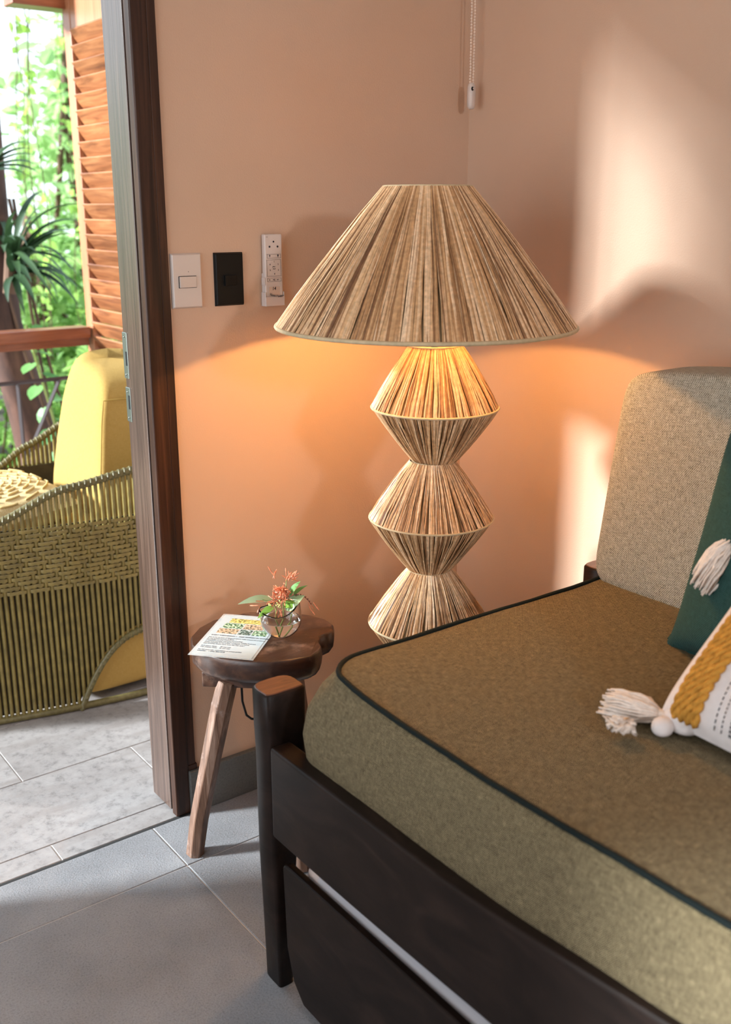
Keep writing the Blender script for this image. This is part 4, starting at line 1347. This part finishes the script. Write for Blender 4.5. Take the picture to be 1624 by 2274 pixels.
q = MB(); q.tube(tubeP(lambda t: p3(LT * t, top(LT * t)), 160), 0.011, 8); q.build('top_rim', 'wicker_wrap', wk, smooth=True)
q = MB(); q.tube([p3(sA - 0.003, 0.0)] + tubeP(lambda t: p3(sA + 0.002 + (LT - 2 * sA) * t, bot(sA + 0.002 + (LT - 2 * sA) * t)), 120), 0.010, 8); q.build('arch_rim', 'wicker_wrap', wk, smooth=True)
q = MB(); q.tube(tubeP(lambda t: p3(LT * t, 0.011, -0.002), 160), 0.011, 8); q.build('base_rim', 'wicker_wrap', wk, smooth=True)
# binding coils on the rims
q = MB()
def coil(sfun, zfun, s0, s1, step, r):
    s = s0
    while s < s1:
        c = sfun(s); nv, tv_ = nrm(s)
        ring = []
        for k in range(9):
            a = 2 * PI * k / 8
            ring.append(c + Vector((nv.x * math.cos(a) * r, nv.y * math.cos(a) * r, math.sin(a) * r)) + Vector((tv_.x, tv_.y, 0)) * 0.002 * math.sin(a))
        q.tube(ring, 0.0032, 5, cap=False)
        s += step
coil(lambda s: p3(s, top(s)), None, 0.0, LT, 0.0165, 0.0115)
coil(lambda s: p3(s, bot(s)), None, sA + 0.002, LT - sA, 0.014, 0.0105)
q.build('rim_binding', 'wicker_wrap', wk, smooth=True)['kind'] = 'stuff'
# upright strands, each its own part
BZ0, BZ1 = 0.395, 0.588
def bandlo(s): return 0.398 - 0.003
def bandhi(s): return min(top(s) - 0.022, 0.590)
s = 0.010; k = 0
while s < LT - 0.01 and k < 300:
    z0 = bot(s) + (0.004 if sA < s < LT - sA else 0.0)
    if sA - 0.03 < s < sA: pass
    zt = top(s)
    q = MB()
    N = 8
    lean = 0.010 * (s > sA and s < sA + 0.28) * (1 - (s - sA) / 0.28)
    pts = []
    for i in range(N + 1):
        t = i / N; z_ = z0 + (zt - z0) * t
        j = 0.0010 * noise.noise(Vector((s * 40, z_ * 6, 0)))
        pts.append((s + j, z_))
    vs = []
    for s_, z_ in pts:
        a = p3(s_ - 0.0056, z_, 0.0); b_ = p3(s_ + 0.0056, z_, 0.0); c = p3(s_, z_, 0.0028); d_ = p3(s_, z_, -0.0022)
        vs += [a, c, b_, d_]
    fs = []
    for i in range(N):
        for m_ in range(4):
            a = i * 4 + m_; b_ = i * 4 + (m_ + 1) % 4
            fs.append((a, b_, b_ + 4, a + 4))
    q.add(vs, fs)
    q.build('strand', 'wicker', wk, smooth=True)
    s += 0.0162; k += 1
# woven band: ribbons passing over three uprights and behind one
q = MB()
rows_ = 14
for r_ in range(rows_):
    zc = BZ0 + (BZ1 - BZ0) * (r_ + 0.5) / rows_
    shift = [0, 1, 2, 3, 2, 1, 0, 1, 2, 3, 2, 1, 0, 1][r_]
    vs = []; cnt = 0
    s = 0.010 - 0.0081; k = 0
    while s < LT - 0.012:
        mid = s
        over = ((k // 2 + shift) % 4) != 0
        onup = (k % 2 == 1)
        o_ = (0.0062 if over else -0.0055) if onup else 0.0062 * (0.6 if ((k // 2 + shift) % 4) not in (0, 3) else 0.0)
        if zc < top(s) - 0.02:
            nvv = p3(s, zc, o_)
            z2 = zc + 0.0012 * noise.noise(Vector((s * 30, zc * 50, 2)))
            vs += [Vector((nvv.x, nvv.y, z2 - 0.0054)), p3(s, z2, o_ + 0.0018), Vector((nvv.x, nvv.y, z2 + 0.0054))]
            cnt += 1
        elif cnt > 1:
            q.add(vs, [f_ for i in range(cnt - 1) for f_ in ((i * 3, i * 3 + 3, i * 3 + 4, i * 3 + 1), (i * 3 + 1, i * 3 + 4, i * 3 + 5, i * 3 + 2))]); vs = []; cnt = 0
        else:
            vs = []; cnt = 0
        s += 0.0081; k += 1
    if cnt > 1:
        q.add(vs, [f_ for i in range(cnt - 1) for f_ in ((i * 3, i * 3 + 3, i * 3 + 4, i * 3 + 1), (i * 3 + 1, i * 3 + 4, i * 3 + 5, i * 3 + 2))])
wb = q.build('woven_band', 'wicker', wk, smooth=True); wb['kind'] = 'stuff'
# added dark sheet, painted as the shade in gaps between the uprights
def gap_sheet(s0, s1, zlo, zhi, name):
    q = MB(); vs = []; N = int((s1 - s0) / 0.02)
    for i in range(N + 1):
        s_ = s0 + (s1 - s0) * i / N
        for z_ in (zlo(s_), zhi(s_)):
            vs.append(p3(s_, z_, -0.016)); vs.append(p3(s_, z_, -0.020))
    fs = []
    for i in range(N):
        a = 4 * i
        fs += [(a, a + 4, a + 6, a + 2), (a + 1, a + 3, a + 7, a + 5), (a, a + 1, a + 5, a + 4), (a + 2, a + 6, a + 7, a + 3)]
    q.add(vs, fs); q.build(name, 'wicker_gap_shade', wk)
gap_sheet(0.0, sA, lambda s: 0.02, lambda s: min(0.585, top(s) - 0.03), 'gap_shade_sheet')
gap_sheet(sA, LT - sA, lambda s: bot(s) + 0.01, lambda s: 0.585, 'gap_shade_sheet')
gap_sheet(LT - sA, LT, lambda s: 0.02, lambda s: min(0.585, top(s) - 0.03), 'gap_shade_sheet')
# upholstered yellow base seen through the arch
vs, fs = superq(0.27, 0.355, 0.20, 48, 24, 0.08, 0.3)
q = MB(); q.add([(x - 0.64 - WO.x, y + 1.075 - WO.y, z + 0.222) for x, y, z in vs], fs)
q.build('upholstered_base', 'yellow', wk, smooth=True, uv=1)

# loose seat cushion, back cushion and knitted pillow
sc_ = thing('seat_cushion', (-0.95, 1.08, 0.42), 'yellow seat cushion inside the wicker armchair', 'cushion')
vs, fs = superq(0.33, 0.32, 0.055, 48, 14, 0.35, 0.3); q = MB(); q.add([(x, y, z + 0.056) for x, y, z in vs], fs); q.build('cover', 'yellow', sc_, smooth=True, uv=1)
bc = thing('back_cushion', (-0.60, 1.07, 0.50), 'tall yellow back cushion standing in the wicker armchair', 'cushion')
def fbc(p):
    t = (p.z + 0.235) / 0.47
    x = p.x * (1.0 - 0.25 * max(0, t - 0.75)) + 0.045 * (t - 0.5)
    z = p.z + 0.060 * t * (1 - ((p.y) / 0.215) ** 2) + (0.03 * t if p.y > 0 else 0)
    y = p.y * (1 - 0.80 * max(0, t) ** 1.7) if p.y > 0 else p.y
    return Vector((x, y, z))
vs, fs = superq(0.115, 0.215, 0.225, 56, 36, 0.28, 0.16, fbc)
q = MB(); q.add([(x + 0.005, y, z + 0.215) for x, y, z in vs], fs); q.build('cover', 'yellow', bc, smooth=True, uv=1)
q = MB()
P = []
for i in range(30):
    t = i / 29; zz = -0.20 + 0.385 * t
    v = Vector((-0.1135, -0.2135, zz)); v = fbc(v); P.append((v.x + 0.005, v.y + 0.001, v.z + 0.215))
for i in range(1, 14):
    t = i / 13; v = fbc(Vector((-0.1135 + 0.215 * t, -0.2135, 0.185))); P.append((v.x + 0.005, v.y, v.z + 0.215))
q.tube(P, 0.0022, 6); q.build('seam', plain('yellow_seam_shade', (0.42, 0.27, 0.06), 0.8), bc, smooth=True)
kp = thing('throw_pillow', (-0.99, 1.08, 0.57), 'pale yellow knitted pillow lying on the armchair seat', 'pillow', rot=(0.0, -0.10, 0.1))
n = 26; pt = pillow_vs(0.40, 0.44, 0.13, n, 0.03, 5)
for s_ in (1, -1):
    vs, fs = pillow_face(pt, n, s_); q = MB(); q.add(vs, fs); q.build('front_cover' if s_ > 0 else 'back_cover', 'yellow_knit', kp, smooth=True, uv=1)
q = MB()
for ring in range(7):
    rr = 0.03 + ring * 0.026
    for hlf in range(14):
        a0 = 2 * PI * hlf / 14 + ring * 0.3
        P = []
        for i in range(7):
            a = a0 + 0.30 * i / 6
            u = rr * math.cos(a); v = rr * 1.05 * math.sin(a)
            if abs(u) < 0.19 and abs(v) < 0.2:
                p = pt((u / 0.40 + .5) * n, (v / 0.44 + .5) * n, 1); p.z += 0.003; P.append(p)
        if len(P) > 2: q.tube(P, 0.0035, 5)
q.build('raised_knit', 'yellow_knit', kp, smooth=True)['kind'] = 'stuff'

# ------------------------------------------------------------------ garden
gd = MB()
N = 24
vs = [(-10 + 24 * i / N, 2.4 + 17 * j / N, -0.55 + 0.12 * noise.noise(Vector((i * .6, j * .6, 0)))) for j in range(N + 1) for i in range(N + 1)]
gd.add(vs, [(j * (N + 1) + i, j * (N + 1) + i + 1, (j + 1) * (N + 1) + i + 1, (j + 1) * (N + 1) + i) for j in range(N) for i in range(N)])
struct('floor_garden', gd, 'soil', smooth=True)

def foliage(parent, c, rad, n_, size, mat, seed, name='foliage'):
    rnd = random.Random(seed); q = MB()
    for k in range(n_):
        a = rnd.uniform(0, 2 * PI); cz = rnd.uniform(-1, 1); r_ = rnd.random() ** 0.42
        sq = math.sqrt(1 - cz * cz)
        p = Vector((c[0] + rad[0] * r_ * sq * math.cos(a), c[1] + rad[1] * r_ * sq * math.sin(a), c[2] + rad[2] * r_ * cz))
        if p.z < -0.5: continue
        s = size * rnd.uniform(0.55, 1.3)
        d = Vector((rnd.gauss(0, 1), rnd.gauss(0, 1), rnd.gauss(-0.5, 0.6))).normalized()
        sd = d.cross(Vector((rnd.gauss(0, .4), rnd.gauss(0, .4), 1))).normalized()
        nn = sd.cross(d) * 0.12 * s
        q.add([p, p + d * s * .4 + sd * s * .32 + nn, p + d * s * 0.8 + sd * s * .22 + nn, p + d * s, p + d * s * .8 - sd * s * .22 + nn, p + d * s * .4 - sd * s * .32 + nn],
              [(0, 1, 2, 3), (0, 3, 4, 5)])
    o = q.build(name, mat, parent); o['kind'] = 'stuff'; return o
def tree(x, y, h, r, label, clumps, n_, size, mat, seed, lean=0.0, bark='bark'):
    t = thing('tree', (x, y, -0.55), label, 'tree')
    q = MB(); P = [(lean * h * k / 5 + 0.04 * math.sin(k * 2.1 + seed), 0.05 * math.cos(k * 1.7), h * k / 5) for k in range(6)]
    q.tube(P, [r * (1 - 0.11 * k) for k in range(6)], 12); q.build('trunk', bark, t, smooth=True)
    for i, (cx, cy, cz, rx, ry, rz) in enumerate(clumps):
        b = MB(); b.tube([P[3 + i % 3], ((P[4][0] + cx) / 2, cy * .5, (h * .8 + cz) / 2), (cx, cy, cz)], [r * .4, r * .28, r * .12], 7)
        b.build('branch', bark, t, smooth=True)
        foliage(t, (cx, cy, cz + 0), (rx, ry, rz), n_, size, mat, seed * 31 + i)
    return t
tree(1.9, 7.4, 3.6, 0.09, 'slim tree with pale sunlit leaves behind the middle of the railing', [(0.1, 0, 2.6, 0.8, 0.8, 0.9), (0.5, 0.2, 1.4, 0.9, 0.8, 0.9), (-0.3, 0.1, 1.2, 0.7, 0.7, 0.7), (.7, 0.2, 3.4, 0.6, 0.7, 0.6)], 650, 0.16, 'leaf_far', 3)
tree(3.6, 8.6, 4.4, 0.10, 'far pale tree whose crown fills the view beside the shutter', [(-0.6, 0, 3.5, 0.9, 0.8, 0.9), (-0.9, 0, 2.2, 0.9, 0.8, 1.0), (-0.8, -0.3, 1.0, 1.0, 0.8, 0.9), (-0.4, 0, 4.4, .6, .8, .6)], 600, 0.17, 'leaf_far', 5)
tree(1.0, 6.2, 2.0, 0.06, 'low leafy tree low behind the handrail', [(0, 0, 1.2, 0.7, 0.6, 0.6), (0.5, 0, 0.7, 0.7, 0.6, 0.6), (0.1, -0.3, 0.5, 0.6, 0.5, 0.5)], 520, 0.13, 'leaf_mid', 8)
tree(0.5, 8.8, 3.0, 0.09, 'tree with loose pale crown behind the dark trunk', [(0.2, 0, 2.0, 0.9, 0.8, 0.7), (0.9, 0, 1.2, 0.8, 0.8, 0.8)], 520, 0.17, 'leaf_far', 12)
tree(-7.6, 3.4, 6.6, 0.11, 'added unseen tall tree filtering the sun far left of the terrace', [(0.3, -0.3, 6.0, 1.9, 1.9, 1.80), (-0.6, 0.4, 5.7, 1.5, 1.5, 1.5)], 250, 0.20, 'leaf_mid', 41)  # added out of view to thin the sun reaching the right wall
tree(-2.6, 7.2, 3.0, 0.08, 'added unseen bushy tree left of the terrace view, for green reflections', [(0, 0, 2.2, 1.0, 0.8, 1.0), (0.8, 0, 1.1, 0.9, 0.8, 0.9), (-0.6, 0, 1.0, 0.9, .8, .9)], 420, 0.2, 'leaf_mid', 42)  # added out of view to reflect green in the door leaf
tree(-5.0, 8.2, 3.2, 0.08, 'added unseen round tree farther left of the terrace view, for green reflections', [(0, 0, 2.4, 1.2, 0.9, 1.0), (0.9, 0, 1.2, 1.0, 0.8, 0.9), (-0.8, 0, 1.1, 1.0, .8, .9)], 420, 0.2, 'leaf_mid', 43)  # second unseen tree added for the green reflection, also blocks low sky
sh_ = thing('shrub', (0.75, 4.3, -0.55), 'bright low shrub below the terrace railing', 'shrub')
q = MB()
for k in range(6): q.tube([(0, 0, 0), (0.12 * math.cos(k), 0.12 * math.sin(k), 0.4), (0.25 * math.cos(k), 0.25 * math.sin(k), 0.8)], [0.012, 0.008, 0.004], 6)
q.build('stems', 'bark', sh_)
foliage(sh_, (0, 0, 0.65), (0.6, 0.5, 0.6), 700, 0.10, 'leaf_mid', 21)
sh2 = thing('shrub', (0.05, 4.6, -0.55), 'bright low shrub growing left of the other, behind the dark trunk', 'shrub')
q = MB()
for k in range(6): q.tube([(0, 0, 0), (0.12 * math.cos(k), 0.12 * math.sin(k), 0.4), (0.25 * math.cos(k), 0.25 * math.sin(k), 0.8)], [0.012, 0.008, 0.004], 6)
q.build('stems', 'bark', sh2)
foliage(sh2, (0, 0, 0.7), (0.5, 0.5, 0.6), 600, 0.10, 'leaf_mid', 22)

# near dark trunk with strap-leaved plant on it
tk = thing('tree', (0.02, 3.25, -0.55), 'dark trunk close behind the railing at the left edge', 'tree')
TKO = Vector((0.02, 3.25, -0.55))
q = MB(); P = [Vector(p) - TKO for p in [(0.02, 3.25, -0.55), (-0.05, 3.24, 0.0), (-0.13, 3.22, 0.45), (-0.225, 3.2, 0.9), (-0.235, 3.2, 1.4), (-0.225, 3.2, 2.0), (-0.21, 3.2, 2.6), (-0.20, 3.2, 3.4)]]
q.tube(P, [0.15, 0.125, 0.105, 0.095, 0.09, 0.085, 0.08, 0.075], 16); q.build('trunk', 'bark_red', tk, smooth=True)
q = MB()
for k in range(5):
    an = k * 1.3
    q.tube([Vector((-0.20 + 0.09 * math.cos(an), 3.2 + 0.09 * math.sin(an), 1.5)) - TKO, Vector((-0.14 + 0.11 * math.cos(an + .5), 3.2 + 0.11 * math.sin(an + .5), 0.8)) - TKO, Vector((0.0 + 0.14 * math.cos(an + 1), 3.2 + 0.14 * math.sin(an + 1), 0.0)) - TKO], 0.008, 6)
q.build('aerial_roots', 'bark', tk, smooth=True)
dr = thing('strap_leaf_plant', (-0.21, 3.0, 1.18), 'dark strap-leaved plant growing on the near trunk', 'plant')
def strap(L, Wd, droop):
    q = MB(); vs = []; fs = []; N = 9
    for i in range(N + 1):
        t = i / N; w = Wd * 0.5 * min(1, 0.45 + 2 * t) * (1 - t ** 3) + 0.0008
        x = L * (t - 0.12 * t ** 3); z = L * (0.12 * math.sin(PI * t * .7) - droop * t ** 2.4)
        vs += [(x, -w, z + w * .35), (x, 0, z), (x, w, z + w * .35)]
    for i in range(N):
        b0 = 3 * i; fs += [(b0, b0 + 3, b0 + 4, b0 + 1), (b0 + 1, b0 + 4, b0 + 5, b0 + 2)]
    q.add(vs, fs); me = q.mesh('leaf'); me.materials.append(M['leaf_dark']); me.polygons.foreach_set('use_smooth', [True] * len(me.polygons)); return me
straps = [strap(0.42, 0.036, 0.35), strap(0.36, 0.040, 0.15), strap(0.46, 0.032, 0.5)]
rnd = random.Random(4)
for k in range(46):
    o = bpy.data.objects.new('leaf', straps[k % 3]); COL.objects.link(o); o.parent = dr
    a = rnd.uniform(-1.9, 1.9) - 0.1
    el = rnd.uniform(-0.35, 1.15)
    d = Vector((math.cos(a) * math.cos(el), math.sin(a) * math.cos(el) * .8, math.sin(el)))
    orient(o, (0.02 * math.cos(a), 0.02 * math.sin(a), rnd.uniform(-0.06, 0.08)), d, rnd.uniform(-.5, .5))
    s_ = rnd.uniform(0.7, 1.1); o.scale = (s_, 1, s_)
q = MB(); q.tube([(-0.03, 0.0, -0.12), (0, 0, 0.08)], 0.03, 10); q.build('crown_base', 'bark', dr)
dr2 = thing('strap_leaf_plant', (-0.30, 3.0, 1.62), 'small strap-leaved tuft higher on the near trunk', 'plant')
for k in range(7):
    o = bpy.data.objects.new('leaf', straps[1]); COL.objects.link(o); o.parent = dr2
    a = rnd.uniform(-0.9, 0.6); el = rnd.uniform(-0.1, 0.7)
    orient(o, (0, 0, 0), (math.cos(a) * math.cos(el), math.sin(a) * math.cos(el), math.sin(el)), 0.3)
    o.scale = (0.8, 1, 0.8)

def heart(L):
    q = MB(); vs = [(0, 0, 0)]; pts = [(-0.10, 0.16), (0.02, 0.36), (0.28, 0.46), (0.58, 0.36), (0.84, 0.14), (1.0, 0.0)]
    up_ = [(x * L, y * L, 0.06 * L * y) for x, y in pts]
    dn = [(x, -y, z) for x, y, z in up_[:-1]][::-1]
    vs += up_ + dn
    mid = len(vs); vs.append((0.5 * L, 0, -0.04 * L))
    ring = list(range(0, mid)); fs = [(mid, ring[i], ring[(i + 1) % len(ring)]) for i in range(len(ring))]
    q.add(vs, fs); return q.mesh('leaf')
# philodendron leaves climbing the near trunk
ph = thing('climbing_plant', (-0.02, 3.04, 0.1), 'climbing plant with broad oval leaves on the lower near trunk', 'plant')
phm = heart(0.085); phm.materials.append(M['leaf_phil'])
q = MB(); q.tube([(0.05, 0, -0.3), (0.0, 0, 0.1), (-0.06, 0.0, 0.4), (-0.14, 0, 0.8)], 0.006, 6); q.build('stem', 'stem', ph)
for k in range(18):
    o = bpy.data.objects.new('leaf', phm); COL.objects.link(o); o.parent = ph
    z_ = -0.2 + k * 0.058; sd = 1 if k % 2 else -0.7
    orient(o, (0.02 - 0.17 * (z_ + .2) / 1.0 + 0.03 * sd, -0.02, z_), (sd * rnd.uniform(.6, 1), -0.5, rnd.uniform(-0.9, -0.2)), rnd.uniform(-.6, .6))
    o.scale = [rnd.uniform(0.7, 1.15)] * 3

# hanging vines, every leaf a part
vl = heart(0.062); vl.materials.append(M['leaf_bright'])
vl2 = heart(0.085); vl2.materials.append(M['leaf_bright'])
spots = [(0.10, 4.2), (0.24, 4.5), (0.60, 5.0), (0.33, 4.1), (0.66, 5.2), (0.46, 4.35), (0.94, 5.1), (0.76, 4.5), (0.66, 4.15)]
vine_label = ['thin vine hanging against the near dark trunk, leftmost of the vines', 'thin vine hanging just right of the near dark trunk',
              'third hanging vine right of the dark trunk, farther back', 'hanging vine over the middle of the garden view, in front',
              'hanging vine over the middle of the garden view, slightly behind', 'hanging vine right of the middle of the garden view',
              'hanging vine far back beside the shutter stile', 'hanging vine partly hidden by the shutter stile', 'vine mostly hidden behind the louvred shutter']
for vi, (vx, vy) in enumerate(spots):
    t = thing('hanging_vine', (vx, vy, 0), vine_label[vi], 'vine', 'hanging vines behind the railing')
    q = MB(); P = [(0.03 * math.sin(k * 1.1 + vi), 0.02 * math.cos(k * 1.7 + vi), 3.4 - k * 0.24) for k in range(13)]
    q.tube(P, 0.0035, 5); q.build('stem', 'bark', t)
    for k in range(24):
        tt = rnd.uniform(0.0, 11.99); i = int(tt); p = Vector(P[i]).lerp(Vector(P[i + 1]), tt - i)
        o = bpy.data.objects.new('leaf', vl if k % 3 else vl2); COL.objects.link(o); o.parent = t
        orient(o, p, (rnd.gauss(0, 1), rnd.gauss(-.3, .6), rnd.gauss(-0.5, .6)), rnd.uniform(-1.5, 1.5))
        o.scale = [rnd.uniform(0.6, 1.1)] * 3
